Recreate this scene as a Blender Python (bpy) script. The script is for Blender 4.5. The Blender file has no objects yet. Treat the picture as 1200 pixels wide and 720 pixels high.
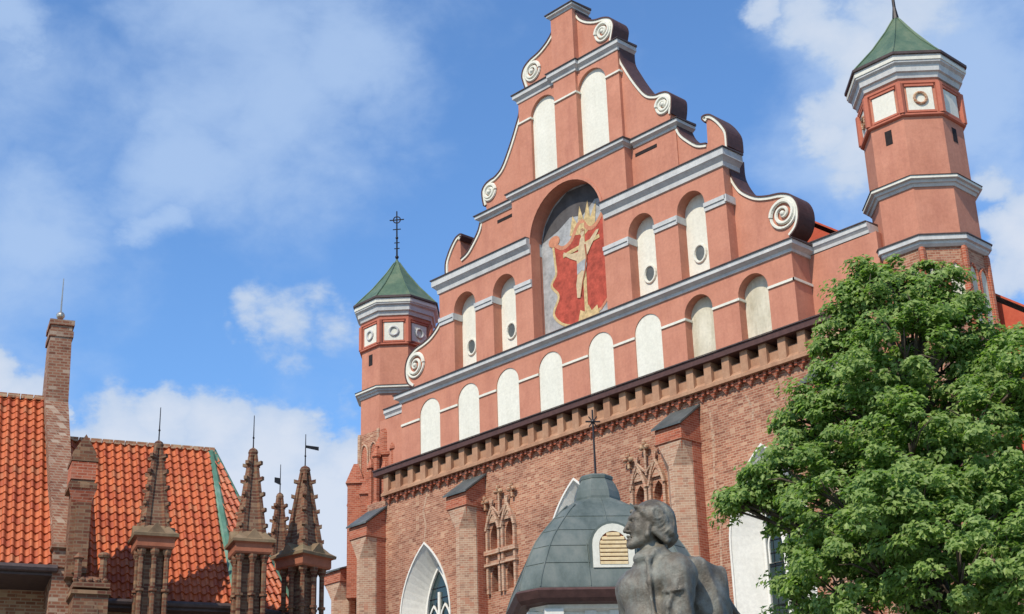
import bpy, bmesh, math, random
import numpy as np
from mathutils import Vector, Matrix
from mathutils.geometry import tessellate_polygon
random.seed(7)
S = bpy.context.scene
COL = S.collection
R = math.radians

# ------------------------------------------------------------------ camera
CAM = Vector((38.08, -40.0, 1.6))
FW = Vector((-0.66725562, 0.64449332, 0.3733608)); RT = Vector((0.68560644, 0.72734371, -0.03024798)); UP = Vector((0.29105625, -0.23579544, 0.92719295))
cd = bpy.data.cameras.new("camera"); cam = bpy.data.objects.new("camera", cd); COL.objects.link(cam)
cd.sensor_width = 36; cd.lens = 1814.05 / 1200 * 36; cd.clip_start = 0.2; cd.clip_end = 3000
cam.matrix_world = Matrix(((RT.x, UP.x, -FW.x, CAM.x), (RT.y, UP.y, -FW.y, CAM.y), (RT.z, UP.z, -FW.z, CAM.z), (0, 0, 0, 1)))
S.camera = cam

# ------------------------------------------------------------------ sun and sky
SUN_AZ, SUN_EL = 167.0, 46.0          # compass from +Y, clockwise
sd = Vector((math.sin(R(SUN_AZ)) * math.cos(R(SUN_EL)), math.cos(R(SUN_AZ)) * math.cos(R(SUN_EL)), math.sin(R(SUN_EL))))
sl = bpy.data.lights.new("sun", 'SUN'); so = bpy.data.objects.new("sun", sl); COL.objects.link(so)
sl.energy = 4.5; sl.angle = R(0.53); sl.color = (1.0, 0.895, 0.76)
so.rotation_euler = (-sd).to_track_quat('-Z', 'Y').to_euler(); so.location = (0, -60, 60)
S.view_settings.view_transform = 'Standard'; S.view_settings.look = 'None'
S.view_settings.exposure = 0.0; S.view_settings.gamma = 1; S.view_settings.use_curve_mapping = False

w = bpy.data.worlds.new("World"); S.world = w; w.use_nodes = True
nt = w.node_tree; nt.nodes.clear(); N = nt.nodes.new; Lk = nt.links.new
def mth(op, a, b=None, c=None, clamp=False):
    n = N("ShaderNodeMath"); n.operation = op; n.use_clamp = clamp
    for i, v in enumerate((a, b, c)):
        if v is None: continue
        if isinstance(v, (int, float)): n.inputs[i].default_value = v
        else: Lk(v, n.inputs[i])
    return n.outputs[0]
sky = N("ShaderNodeTexSky"); sky.sky_type = 'NISHITA'; sky.sun_disc = False
sky.sun_elevation = R(SUN_EL); sky.sun_rotation = R(SUN_AZ); sky.air_density = 1.15; sky.dust_density = 0.25; sky.ozone_density = 3.0
tc = N("ShaderNodeTexCoord"); nrm = N("ShaderNodeVectorMath"); nrm.operation = 'NORMALIZE'; Lk(tc.outputs['Generated'], nrm.inputs[0])
D = nrm.outputs[0]
def cloud_dir(px, py):
    v = FW + RT * ((px - 600) / 1814.05) - UP * ((py - 360) / 1814.05); return v.normalized()
# cloud banks, some unseen and added for their light, as bearings on the sky: (bearing, angular size, density)
SKYT = (.80, 1.08, 1.36, 1); VEILC = (3.3, 4.4, 6.2, 1); PUFFC0 = (3.3, 4.2, 5.6, 1); PUFFC1 = (4.9, 5.3, 6.0, 1)
VEIL = [(270, 50, 190, .70), (400, 60, 110, .8), (440, 130, 60, .5), (60, 120, 200, .50), (330, 150, 150, .75), (230, 200, 110, .8), (185, 260, 40, .8), (60, 250, 110, .75), (1000, 60, 130, .8), (1000, 200, 110, .8), (20, 20, 60, .9), (450, 120, 90, .45),
        (1130, 90, 130, .95), (1180, 190, 90, .6), (1110, 30, 110, .7), (370, 440, 90, .35), (420, 400, 60, .4), (-150, 300, 300, .7), (1500, 100, 300, .8), (500, -400, 400, .7), (1400, -500, 500, .8)]
PUFF = [(2, 425, 46, 1.25), (40, 450, 50, 1.1), (85, 470, 18, .9), (150, 530, 80, 1.4), (195, 500, 50, 1.3), (250, 510, 66, 1.35), (320, 530, 80, 1.35), (390, 575, 80, 1.35), (290, 610, 130, 1.6), (180, 610, 130, 1.6), (400, 680, 110, 1.6),
        (345, 375, 76, .74), (300, 374, 44, .66), (400, 390, 60, .68), (265, 402, 26, .5), (405, 470, 40, .6),
        (905, 10, 42, .95), (960, 25, 66, 1.0), (1000, 40, 60, 1.0), (985, 95, 44, .9), (960, 165, 36, 1.0), (1000, 180, 60, 1.0), (1000, 225, 44, .8), (1165, 215, 40, .9), (1190, 290, 56, 1.4), (1160, 310, 40, 1.0), (1230, 250, 70, 1.3), (1060, 10, 90, .9), (975, 130, 60, .95), (1010, 130, 60, .8),
        (-.9, -.5, .45, 10.30), (.6, -.8, .35, 10.32), (.9, -.1, .5, 10.28), (-.1, -.9, .28, 10.26), (0, -.5, .95, 10.22),  # unseen banks behind the camera, added to whiten the ambient light
        (340, 505, 60, 1.35), (410, 540, 60, 1.35), (360, 640, 110, 1.6), (415, 620, 90, 1.5), (100, 560, 90, 1.5), (-150, 560, 200, 1.2), (1400, 350, 160, 1.2), (1000, 700, 300, .8)]
mp = N("ShaderNodeMapping"); mp.inputs['Scale'].default_value = (1, 1, 1.5); Lk(D, mp.inputs[0])
def noise(scale, det, rough, dist=0.0):
    n = N("ShaderNodeTexNoise"); n.inputs['Scale'].default_value = scale; n.inputs['Detail'].default_value = det; n.inputs['Roughness'].default_value = rough
    n.inputs['Distortion'].default_value = dist; Lk(mp.outputs[0], n.inputs['Vector']); return n
def bank(lst, vec):
    tot = None
    for px, py, rad, st in lst:
        c = cloud_dir(px, py); dt = N("ShaderNodeVectorMath"); dt.operation = 'DOT_PRODUCT'; Lk(vec, dt.inputs[0]); dt.inputs[1].default_value = c
        if st > 5: c = Vector((px, py, rad)).normalized(); dt.inputs[1].default_value = c; rad, st = (st - 10) * 1814, 1.3
        e = mth('MULTIPLY', mth('EXPONENT', mth('MULTIPLY', mth('SUBTRACT', dt.outputs['Value'], 1.0), 2.6 * (1814.05 / rad) ** 2)), st)
        tot = e if tot is None else mth('MAXIMUM', tot, e)
    return tot
# bearings bent by noise so that the banks get ragged edges
wz = noise(11, 6, .6); wo_ = N("ShaderNodeVectorMath"); wo_.operation = 'SUBTRACT'; Lk(wz.outputs['Color'], wo_.inputs[0]); wo_.inputs[1].default_value = (.5, .5, .5)
ws = N("ShaderNodeVectorMath"); ws.operation = 'SCALE'; Lk(wo_.outputs[0], ws.inputs[0]); ws.inputs['Scale'].default_value = .085
wa = N("ShaderNodeVectorMath"); wa.operation = 'ADD'; Lk(D, wa.inputs[0]); Lk(ws.outputs[0], wa.inputs[1]); wn2 = N("ShaderNodeVectorMath"); wn2.operation = 'NORMALIZE'; Lk(wa.outputs[0], wn2.inputs[0])
DW = wn2.outputs[0]
def maprange(v, a, b_, lo=0.0, hi=1.0, smooth=True):
    n = N("ShaderNodeMapRange"); n.interpolation_type = 'SMOOTHSTEP' if smooth else 'LINEAR'
    n.inputs['From Min'].default_value = a; n.inputs['From Max'].default_value = b_; n.inputs['To Min'].default_value = lo; n.inputs['To Max'].default_value = hi; Lk(v, n.inputs[0]); return n.outputs[0]
n1 = noise(14, 10, .58, .2).outputs[0]; n2 = noise(40, 8, .6).outputs[0]
dv = mth('ADD', bank(VEIL, DW), mth('MULTIPLY', mth('SUBTRACT', n1, .5), 1.0))
veil = maprange(dv, .10, .85, 0, .72)
dp = mth('ADD', bank(PUFF, DW), mth('ADD', mth('MULTIPLY', mth('SUBTRACT', n1, .5), .9), mth('MULTIPLY', mth('SUBTRACT', n2, .5), .6)))
puff = maprange(dp, .36, .80, 0, .92)
tint = N("ShaderNodeMix"); tint.data_type = 'RGBA'; tint.blend_type = 'MULTIPLY'; tint.inputs[0].default_value = 1; tint.inputs[7].default_value = SKYT; Lk(sky.outputs[0], tint.inputs[6])
m1 = N("ShaderNodeMix"); m1.data_type = 'RGBA'; Lk(veil, m1.inputs[0]); Lk(tint.outputs[2], m1.inputs[6]); m1.inputs[7].default_value = VEILC
cc = N("ShaderNodeMix"); cc.data_type = 'RGBA'; cc.inputs[6].default_value = PUFFC0; cc.inputs[7].default_value = PUFFC1; Lk(maprange(dp, .4, 1.35, 0, 1, False), cc.inputs[0])
mx = N("ShaderNodeMix"); mx.data_type = 'RGBA'; Lk(puff, mx.inputs[0]); Lk(m1.outputs[2], mx.inputs[6]); Lk(cc.outputs[2], mx.inputs[7])
bg = N("ShaderNodeBackground"); bg.inputs[1].default_value = 0.145; Lk(mx.outputs[2], bg.inputs[0])
wo = N("ShaderNodeOutputWorld"); Lk(bg.outputs[0], wo.inputs[0])

# ------------------------------------------------------------------ materials
MATS = {}
class M_:
    def __init__(s, name, rough=.85, metal=0.0, spec=.3):
        s.m = bpy.data.materials.new(name); s.m.use_nodes = True; s.t = s.m.node_tree; s.b = s.t.nodes["Principled BSDF"]
        s.b.inputs['Roughness'].default_value = rough; s.b.inputs['Metallic'].default_value = metal; s.b.inputs['Specular IOR Level'].default_value = spec
        MATS[name] = s.m; s.tc = s.n("ShaderNodeTexCoord")
    def n(s, t, **kw):
        x = s.t.nodes.new(t)
        for k, v in kw.items(): setattr(x, k, v)
        return x
    def l(s, a, b): s.t.links.new(a, b)
    def noise(s, scale, det=5, rough=.6, vec=None, stretch=None):
        x = s.n("ShaderNodeTexNoise"); x.inputs['Scale'].default_value = scale; x.inputs['Detail'].default_value = det; x.inputs['Roughness'].default_value = rough
        v = vec or s.tc.outputs['Object']
        if stretch:
            q = s.n("ShaderNodeMapping"); q.inputs['Scale'].default_value = stretch; s.l(v, q.inputs[0]); v = q.outputs[0]
        s.l(v, x.inputs['Vector']); return x.outputs[0]
    def ramp(s, f, stops):
        x = s.n("ShaderNodeValToRGB"); s.l(f, x.inputs[0]); e = x.color_ramp.elements
        while len(e) > len(stops): e.remove(e[-1])
        while len(e) < len(stops): e.new(.5)
        for i, (p, c) in enumerate(stops): e[i].position = p; e[i].color = (*c, 1)
        return x.outputs[0]
    def mix(s, f, a, b, mode='MIX'):
        x = s.n("ShaderNodeMix", data_type='RGBA', blend_type=mode)
        if isinstance(f, (int, float)): x.inputs[0].default_value = f
        else: s.l(f, x.inputs[0])
        for i, v in ((6, a), (7, b)):
            if isinstance(v, tuple): x.inputs[i].default_value = (*v, 1)
            else: s.l(v, x.inputs[i])
        return x.outputs[2]
    def out(s, c):
        if isinstance(c, tuple): s.b.inputs['Base Color'].default_value = (*c, 1)
        else: s.l(c, s.b.inputs['Base Color'])
        return s
    def bump(s, h, st=.4, dist=.02):
        x = s.n("ShaderNodeBump"); x.inputs['Strength'].default_value = st; x.inputs['Distance'].default_value = dist; s.l(h, x.inputs['Height']); s.l(x.outputs[0], s.b.inputs['Normal']); return s
def bl(v, a, b): return [(a, (v[0][0],) * 3 if False else v[0]), (b, v[1])]
def plaster(name, c0, c1, stain, amt=.5):
    m = M_(name, .9)
    base = m.ramp(m.noise(1.1, 6, .65), [(.3, c0), (.7, c1)])
    streak = m.ramp(m.noise(2.0, 7, .72, stretch=(1, 1, .14)), [(.47, (0, 0, 0)), (.72, (1, 1, 1))])
    f = m.n("ShaderNodeMath", operation='MULTIPLY'); m.l(streak, f.inputs[0]); f.inputs[1].default_value = amt
    c = m.mix(f.outputs[0], base, stain)
    fine = m.ramp(m.noise(9, 7, .75), [(.3, (.86, .86, .86)), (.7, (1.08, 1.08, 1.08))])
    m.out(m.mix(1.0, c, fine, 'MULTIPLY')); m.bump(m.noise(30, 4, .6), .25, .01); return m.m
plaster('pink_plaster', (.455, .19, .122), (.55, .247, .163), (.37, .145, .10), .6)
plaster('red_reveal', (.43, .135, .085), (.49, .165, .105), (.34, .11, .07), .3)
plaster('cream_plaster', (.66, .655, .56), (.73, .72, .62), (.56, .53, .43), .35)
plaster('aged_cream', (.52, .49, .37), (.70, .67, .54), (.36, .31, .21), .8)
plaster('white_plaster', (.70, .69, .62), (.76, .75, .68), (.6, .58, .5), .35)
plaster('grey_moulding', (.45, .46, .45), (.58, .585, .56), (.33, .33, .33), .5)
plaster('sand_brick', (.31, .155, .09), (.47, .285, .175), (.24, .12, .07), .6)
plaster('mossy_stone', (.13, .085, .05), (.30, .21, .125), (.12, .12, .06), .6)
plaster('band_brick', (.26, .085, .045), (.40, .15, .085), (.2, .08, .05), .5)
def flat(name, c, rough=.8, metal=0.0, var=.25, scale=6, spec=.3):
    m = M_(name, rough, metal, spec); c = tuple(c)
    m.out(m.ramp(m.noise(scale, 5, .65), [(.3, tuple(x * (1 - var) for x in c)), (.7, tuple(min(1, x * (1 + var)) for x in c))])); return m
flat('dark_flashing', (.075, .055, .052), .6, .1); flat('brown_metal', (.085, .042, .036), .6, .1); flat('iron', (.03, .028, .03), .5, .6)
flat('dark_hole', (.02, .015, .015), .9); flat('gold_ball', (.45, .42, .36), .35, .8)
def brick(name, c1, c2, c3, mortar, bw=.29, bh=.095, ms=.012, grime=.5):
    m = M_(name, .92)
    sx = m.n("ShaderNodeSeparateXYZ"); m.l(m.tc.outputs['Object'], sx.inputs[0])
    ad = m.n("ShaderNodeMath", operation='ADD'); m.l(sx.outputs[0], ad.inputs[0]); m.l(sx.outputs[1], ad.inputs[1])
    cb = m.n("ShaderNodeCombineXYZ"); m.l(ad.outputs[0], cb.inputs[0]); m.l(sx.outputs[2], cb.inputs[1])
    b = m.n("ShaderNodeTexBrick"); m.l(cb.outputs[0], b.inputs['Vector']); b.inputs['Scale'].default_value = 1
    b.inputs['Brick Width'].default_value = bw; b.inputs['Row Height'].default_value = bh; b.inputs['Mortar Size'].default_value = ms; b.inputs['Mortar Smooth'].default_value = .3
    b.inputs['Color1'].default_value = (*c1, 1); b.inputs['Color2'].default_value = (*c2, 1); b.inputs['Mortar'].default_value = (*mortar, 1); b.inputs['Bias'].default_value = -.05
    # irregular single bricks
    fl = m.n("ShaderNodeVectorMath", operation='MULTIPLY'); m.l(cb.outputs[0], fl.inputs[0]); fl.inputs[1].default_value = (1 / (bw * .9), 1 / bh, 1)
    fo = m.n("ShaderNodeVectorMath", operation='FLOOR'); m.l(fl.outputs[0], fo.inputs[0])
    wn = m.n("ShaderNodeTexWhiteNoise", noise_dimensions='3D'); m.l(fo.outputs[0], wn.inputs['Vector'])
    pick = m.ramp(wn.outputs['Value'], [(.80, (0, 0, 0)), (1.0, (.8, .8, .8))])
    c = m.mix(pick, b.outputs['Color'], c3)
    dark = m.ramp(wn.outputs['Value'], [(.0, (.62, .55, .55)), (.2, (1, 1, 1))])
    c = m.mix(.8, c, dark, 'MULTIPLY')
    big = m.ramp(m.noise(.45, 7, .65), [(.35, (.78, .76, .76)), (.65, (1.12, 1.1, 1.06))])
    c = m.mix(grime * 1.2, c, big, 'MULTIPLY')
    pale = m.ramp(m.noise(1.6, 7, .75), [(.62, (0, 0, 0)), (.78, (1, 1, 1))])
    f = m.n("ShaderNodeMath", operation='MULTIPLY'); m.l(pale, f.inputs[0]); f.inputs[1].default_value = .55
    c = m.mix(f.outputs[0], c, mortar)
    m.out(c); m.bump(b.outputs['Fac'], -.5, .02); return m.m
brick('church_brick', (.27, .10, .06), (.43, .20, .125), (.50, .325, .215), (.43, .30, .205), .24, .085, .013, .9)
brick('red_brick', (.33, .08, .04), (.43, .13, .07), (.40, .17, .11), (.44, .24, .16), .27, .085, grime=.4)
brick('tan_brick', (.36, .20, .13), (.47, .30, .20), (.40, .18, .11), (.50, .40, .29), .27, .085, grime=.35)
brick('weathered_brick', (.12, .042, .025), (.205, .09, .05), (.30, .19, .11), (.18, .12, .075), .29, .1, .018, .8)
brick('dark_brick', (.11, .045, .03), (.2, .1, .06), (.28, .18, .11), (.2, .14, .09), .29, .1, .018, .8)
brick('old_brick', (.30, .125, .07), (.42, .22, .125), (.50, .36, .22), (.44, .33, .22), .29, .1, .018)
brick('pale_old_brick', (.26, .115, .07), (.20, .072, .042), (.42, .34, .26), (.28, .195, .135), .24, .10, .022, .8)
def copper(name, a, b, c):
    m = M_(name, .55, .15)
    base = m.ramp(m.noise(1.6, 6, .7, stretch=(1, 1, .5)), [(.3, a), (.5, b), (.72, c)])
    m.out(base); m.b.inputs['Roughness'].default_value = .5; return m
copper('green_copper', (.055, .10, .065), (.095, .15, .09), (.16, .20, .12))
copper('dome_sheet', (.065, .085, .075), (.12, .145, .13), (.19, .205, .18))
copper('verdigris', (.05, .12, .08), (.10, .22, .15), (.2, .31, .24))
copper('dark_sheet', (.06, .07, .07), (.10, .11, .105), (.15, .16, .15))
m = M_('pantile', .55, 0, .4)
sx = m.n("ShaderNodeSeparateXYZ"); m.l(m.tc.outputs['Object'], sx.inputs[0])
tl = m.n("ShaderNodeVectorMath", operation='MULTIPLY'); m.l(m.tc.outputs['UV'], tl.inputs[0]); tl.inputs[1].default_value = (1, 1, 1)
fo = m.n("ShaderNodeVectorMath", operation='FLOOR'); m.l(tl.outputs[0], fo.inputs[0])
wn = m.n("ShaderNodeTexWhiteNoise", noise_dimensions='3D'); m.l(fo.outputs[0], wn.inputs['Vector'])
c = m.ramp(wn.outputs['Value'], [(0, (.36, .075, .028)), (.35, (.44, .105, .036)), (.85, (.50, .135, .048)), (1, (.40, .14, .06))])
c = m.mix(.7, c, m.ramp(m.noise(1.0, 6, .7), [(.3, (.72, .68, .68)), (.6, (1.05, 1.05, 1.05))]), 'MULTIPLY'); m.out(c)
m = M_('red_roof', .7)
m.out(m.ramp(m.noise(5, 5, .7), [(.3, (.42, .07, .035)), (.7, (.52, .11, .055))]))
m = M_('glass', .12, 0, .6); m.out((.03, .05, .05))
m = M_('louvre', .7); m.out(m.ramp(m.noise(9, 4, .6), [(.3, (.62, .47, .25)), (.7, (.74, .60, .36))]))
m = M_('bronze', .5, .12, .45)
c = m.ramp(m.noise(3.2, 8, .68), [(.32, (.05, .040, .028)), (.5, (.125, .108, .08)), (.66, (.225, .22, .18))])
streak = m.ramp(m.noise(7, 6, .7, stretch=(1, 1, .2)), [(.5, (0, 0, 0)), (.75, (1, 1, 1))])
f = m.n("ShaderNodeMath", operation='MULTIPLY'); m.l(streak, f.inputs[0]); f.inputs[1].default_value = .5
m.out(m.mix(f.outputs[0], c, (.21, .25, .23))); m.bump(m.noise(22, 8, .7), .7, .02)
m = M_('granite', .6, 0, .4); m.out(m.ramp(m.noise(60, 3, .6), [(.35, (.22, .2, .19)), (.65, (.36, .33, .31))]))
m = M_('paving', .9); m.out(m.ramp(m.noise(1.5, 8, .65), [(.3, (.17, .16, .14)), (.7, (.27, .25, .22))])); m.bump(m.noise(20, 5, .6), .4, .02)
m = M_('bark', .95); m.out(m.ramp(m.noise(8, 6, .7, stretch=(1, 1, .2)), [(.3, (.05, .038, .028)), (.7, (.13, .10, .075))])); m.bump(m.noise(14, 5, .7, stretch=(1, 1, .2)), .8, .03)
def leafmat(name, a, b):
    m = M_(name, .5, 0, .35)
    g = m.n("ShaderNodeNewGeometry"); c = m.ramp(g.outputs['Random Per Island'], [(0, a), (1, b)])
    m.out(c); tr = m.n("ShaderNodeBsdfTranslucent"); m.l(m.mix(1.0, c, (1.5, 1.9, .7), 'MULTIPLY'), tr.inputs[0])
    ms = m.n("ShaderNodeMixShader"); ms.inputs[0].default_value = .38; o = m.t.nodes["Material Output"]
    m.l(m.b.outputs[0], ms.inputs[1]); m.l(tr.outputs[0], ms.inputs[2]); m.l(ms.outputs[0], o.inputs[0])
leafmat('leaf', (.085, .16, .032), (.29, .38, .115))
flat('fresco_red', (.38, .07, .045), .9, 0, .4, 4); flat('fresco_grey', (.33, .34, .34), .9, 0, .3, 4); flat('fresco_gold', (.50, .38, .19), .85, 0, .35, 7)
flat('fresco_flesh', (.52, .41, .26), .9, 0, .2, 6); flat('fresco_orange', (.50, .22, .13), .9, 0, .2, 6); flat('fresco_cloud', (.085, .08, .08), .95, 0, .3, 2)

# ------------------------------------------------------------------ mesh helpers
NOSPLIT = {'blind_tracery', 'glazing_bar', 'dome_seam', 'roof_seam', 'ridge_tile', 'niche_frieze', 'corbel_table', 'painted_cross', 'drape_border', 'drape_festoon', 'archivolt', 'iron_cross', 'brick_quoin', 'cap_stone', 'ground'}
class MB:
    def __init__(s): s.v = []; s.f = []; s.uv = None
    def add(s, vs, fs):
        o = len(s.v); s.v += [tuple(v) for v in vs]; s.f += [tuple(i + o for i in f) for f in fs]; return s
    def box(s, x0, x1, y0, y1, z0, z1):
        return s.add([(x0, y0, z0), (x1, y0, z0), (x1, y1, z0), (x0, y1, z0), (x0, y0, z1), (x1, y0, z1), (x1, y1, z1), (x0, y1, z1)],
                     [(0, 3, 2, 1), (4, 5, 6, 7), (0, 1, 5, 4), (1, 2, 6, 5), (2, 3, 7, 6), (3, 0, 4, 7)])
    def slab(s, outer, holes, y0, y1, back=False, front=True):
        """polygon in XZ with holes; front face at y0, edges back to y1"""
        loops = [outer] + list(holes); flatp = [q for l in loops for q in l]; n = len(flatp)
        tri = tessellate_polygon([[Vector((q[0], q[1], 0)) for q in l] for l in loops])
        vs = [(q[0], y0, q[1]) for q in flatp] + [(q[0], y1, q[1]) for q in flatp]; fs = []
        def ar(t):
            a, b, c = [flatp[i] for i in t]; return (b[0] - a[0]) * (c[1] - a[1]) - (b[1] - a[1]) * (c[0] - a[0])
        for t in tri:
            if abs(ar(t)) < 1e-9: continue
            t = t if ar(t) > 0 else t[::-1]
            if front: fs.append(tuple(t))
            if back: fs.append(tuple(i + n for i in t[::-1]))
        o = 0
        for k, l in enumerate(loops):
            m = len(l); sa = sum(l[i][0] * l[(i + 1) % m][1] - l[(i + 1) % m][0] * l[i][1] for i in range(m))
            ccw = sa > 0
            if k > 0: ccw = not ccw
            for i in range(m):
                a, b = o + i, o + (i + 1) % m
                fs.append((b, a, a + n, b + n) if ccw else (a, b, b + n, a + n))
            o += m
        return s.add(vs, fs)
    def reveal(s, loop, y0, y1): return s.slab(loop, [], y0, y1, front=False)
    def rings(s, rs, cap0=True, cap1=True):
        n = len(rs[0]); o = len(s.v)
        for r_ in rs: s.v += [tuple(p) for p in r_]
        for k in range(len(rs) - 1):
            for i in range(n):
                j = (i + 1) % n; s.f.append((o + k * n + i, o + k * n + j, o + (k + 1) * n + j, o + (k + 1) * n + i))
        if cap0: s.f.append(tuple(o + i for i in range(n))[::-1])
        if cap1: s.f.append(tuple(o + (len(rs) - 1) * n + i for i in range(n)))
        return s
    def poly(s, cx, cy, prof, n=8, rot=22.5, sx=1, sy=1):
        """prof: list of (apothem, z) for n-gon rings"""
        k = 1 / math.cos(math.pi / n)
        return s.rings([[(cx + max(a, .001) * k * sx * math.cos(R(rot) + 2 * math.pi * i / n), cy + max(a, .001) * k * sy * math.sin(R(rot) + 2 * math.pi * i / n), z) for i in range(n)] for a, z in prof])
    def tube(s, pts, rad, n=6, flatten=1.0):
        pts = [Vector(p) for p in pts]; rs = []
        for i, p in enumerate(pts):
            t = (pts[min(i + 1, len(pts) - 1)] - pts[max(i - 1, 0)])
            if t.length < 1e-9: t = Vector((0, 0, 1))
            t.normalize(); a = Vector((0, 1, 0)) if abs(t.y) < .9 else Vector((1, 0, 0)); u = t.cross(a).normalized(); v = t.cross(u)
            q = rad[i] if isinstance(rad, (list, tuple)) else rad
            rs.append([p + u * q * math.cos(2 * math.pi * k / n) + v * q * flatten * math.sin(2 * math.pi * k / n) for k in range(n)])
        return s.rings(rs)
    def pieces(s, gap=.03):
        par = list(range(len(s.v)))
        def find(i):
            while par[i] != i: par[i] = par[par[i]]; i = par[i]
            return i
        for f in s.f:
            a = find(f[0])
            for i in f[1:]: par[find(i)] = a
        cmp_ = {}
        for f in s.f: cmp_.setdefault(find(f[0]), []).append(f)
        L_ = []
        for fs in cmp_.values():
            P = np.array([s.v[i] for f in fs for i in f]); L_.append([P.min(0) - gap, P.max(0) + gap, fs])
        ch = True
        while ch:
            ch = False; out = []
            for it in L_:
                for o in out:
                    if (it[0] <= o[1]).all() and (o[0] <= it[1]).all(): o[0] = np.minimum(o[0], it[0]); o[1] = np.maximum(o[1], it[1]); o[2] = o[2] + it[2]; ch = True; break
                else: out.append(it)
            L_ = out
        return [x[2] for x in L_]
    def ball(s, c, r, n=12, m=8, sc=(1, 1, 1)):
        rs = []
        for j in range(m + 1):
            th = math.pi * j / m; q = max(math.sin(th), .02)
            rs.append([(c[0] + r * sc[0] * q * math.cos(2 * math.pi * i / n), c[1] + r * sc[1] * q * math.sin(2 * math.pi * i / n), c[2] - r * sc[2] * math.cos(th)) for i in range(n)])
        return s.rings(rs)
    def build(s, name, mat, parent=None, smooth=False, split=True):
        if split and not smooth and not s.uv and name not in NOSPLIT:
            gs = s.pieces()
            if len(gs) > 1:
                os_ = []
                for fs in gs:
                    used = sorted({i for f in fs for i in f}); mp_ = {v: k for k, v in enumerate(used)}
                    m = MB(); m.v = [s.v[i] for i in used]; m.f = [tuple(mp_[i] for i in f) for f in fs]; os_.append(m.build(name, mat, parent, split=False))
                return os_[0]
        me = bpy.data.meshes.new(name); me.from_pydata(s.v, [], s.f); me.materials.append(MATS[mat])
        if s.uv:
            ul = me.uv_layers.new(name="UVMap"); li = 0
            for p in me.polygons:
                for vi in p.loop_indices: ul.data[vi].uv = s.uv[p.index]
        if smooth: me.polygons.foreach_set('use_smooth', [True] * len(me.polygons))
        me.update(); o = bpy.data.objects.new(name, me); COL.objects.link(o)
        if parent: o.parent = parent
        return o
def tag(o, label, cat, group=None):
    o['label'] = label; o['category'] = cat
    if group: o['group'] = group
    return o
def thing(name, label, cat, loc=(0, 0, 0), rz=0):
    o = bpy.data.objects.new(name, None); COL.objects.link(o); o.location = loc; o.rotation_euler = (0, 0, rz); o.empty_display_size = .5
    return tag(o, label, cat)
def arch(cx, wd, z0, zs, n=14):
    r_ = wd / 2
    return [(cx - r_, z0), (cx + r_, z0)] + [(cx + r_ * math.cos(math.pi * i / n), zs + r_ * math.sin(math.pi * i / n)) for i in range(n + 1)]
def parch(cx, wd, z0, zs, h, n=10):
    """pointed arch, h = rise above spring"""
    hw = wd / 2; Rr = (hw * hw + h * h) / (2 * hw); a1 = math.asin(min(1, h / Rr))
    rt = [(cx + hw - Rr + Rr * math.cos(a1 * i / n), zs + Rr * math.sin(a1 * i / n)) for i in range(n + 1)]
    return [(cx - hw, z0), (cx + hw, z0)] + rt + [(2 * cx - x, z) for x, z in rt[::-1][1:]]
def mirror(pts): return [(-x, z) for x, z in pts][::-1]

# ------------------------------------------------------------------ ground
g = MB(); nG = 24
for i in range(nG):
    for j in range(nG): pass
g.add([(-1500, -1500, 0), (1500, -1500, 0), (1500, 1500, 0), (-1500, 1500, 0)], [(0, 1, 2, 3)])
go = g.build('ground', 'paving'); go['kind'] = 'structure'

# ================================================================== BRICK AND PLASTER CHURCH
CH = thing('church', 'tall brick church with pink scrolled baroque gable, two green-capped octagonal turrets and a painted niche', 'church')
YB = -.62      # brick wall front
# ---- brick wall with openings
WIN = [(-8.15, 2.95, 7.0, 13.0, 2.95), (.25, 3.1, 7.0, 13.6, 3.1), (8.75, 3.1, 7.0, 12.9, 3.05)]
holes = [parch(*q) for q in WIN]
LAN = []
for c in (-3.62, 3.85):
    for dx in (-.42, .42):
        LAN.append(parch(c + dx, .46, 14.95 if c < 0 else 14.6, 15.45 if c < 0 else 15.3, .5, 6)); LAN.append(parch(c + dx, .42, 13.35, 13.95, .4, 6))
b = MB(); b.slab([(-11.8, 0), (13.0, 0), (13.0, 18.3), (-11.8, 18.3)], holes + LAN, YB, YB + .6)
b.build('brick_wall', 'church_brick', CH)
b = MB()
for l in LAN: b.slab(l, [], YB + .32, YB + .5)
b.build('blind_lancet_back', 'red_brick', CH)
b = MB(); b.box(-13.6, -13.4, 3.0, 45, 0, 21.0); b.box(15.0, 15.2, .3, 45, 0, 19.2); b.box(-11.8, -11.6, .2, 3, 0, 18.3); b.box(-11.8, -10.2, .26, .9, 18.2, 19.7); b.box(-13.4, 15, 44.8, 45, 0, 19.2)
b.build('side_wall', 'church_brick', CH)
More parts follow.
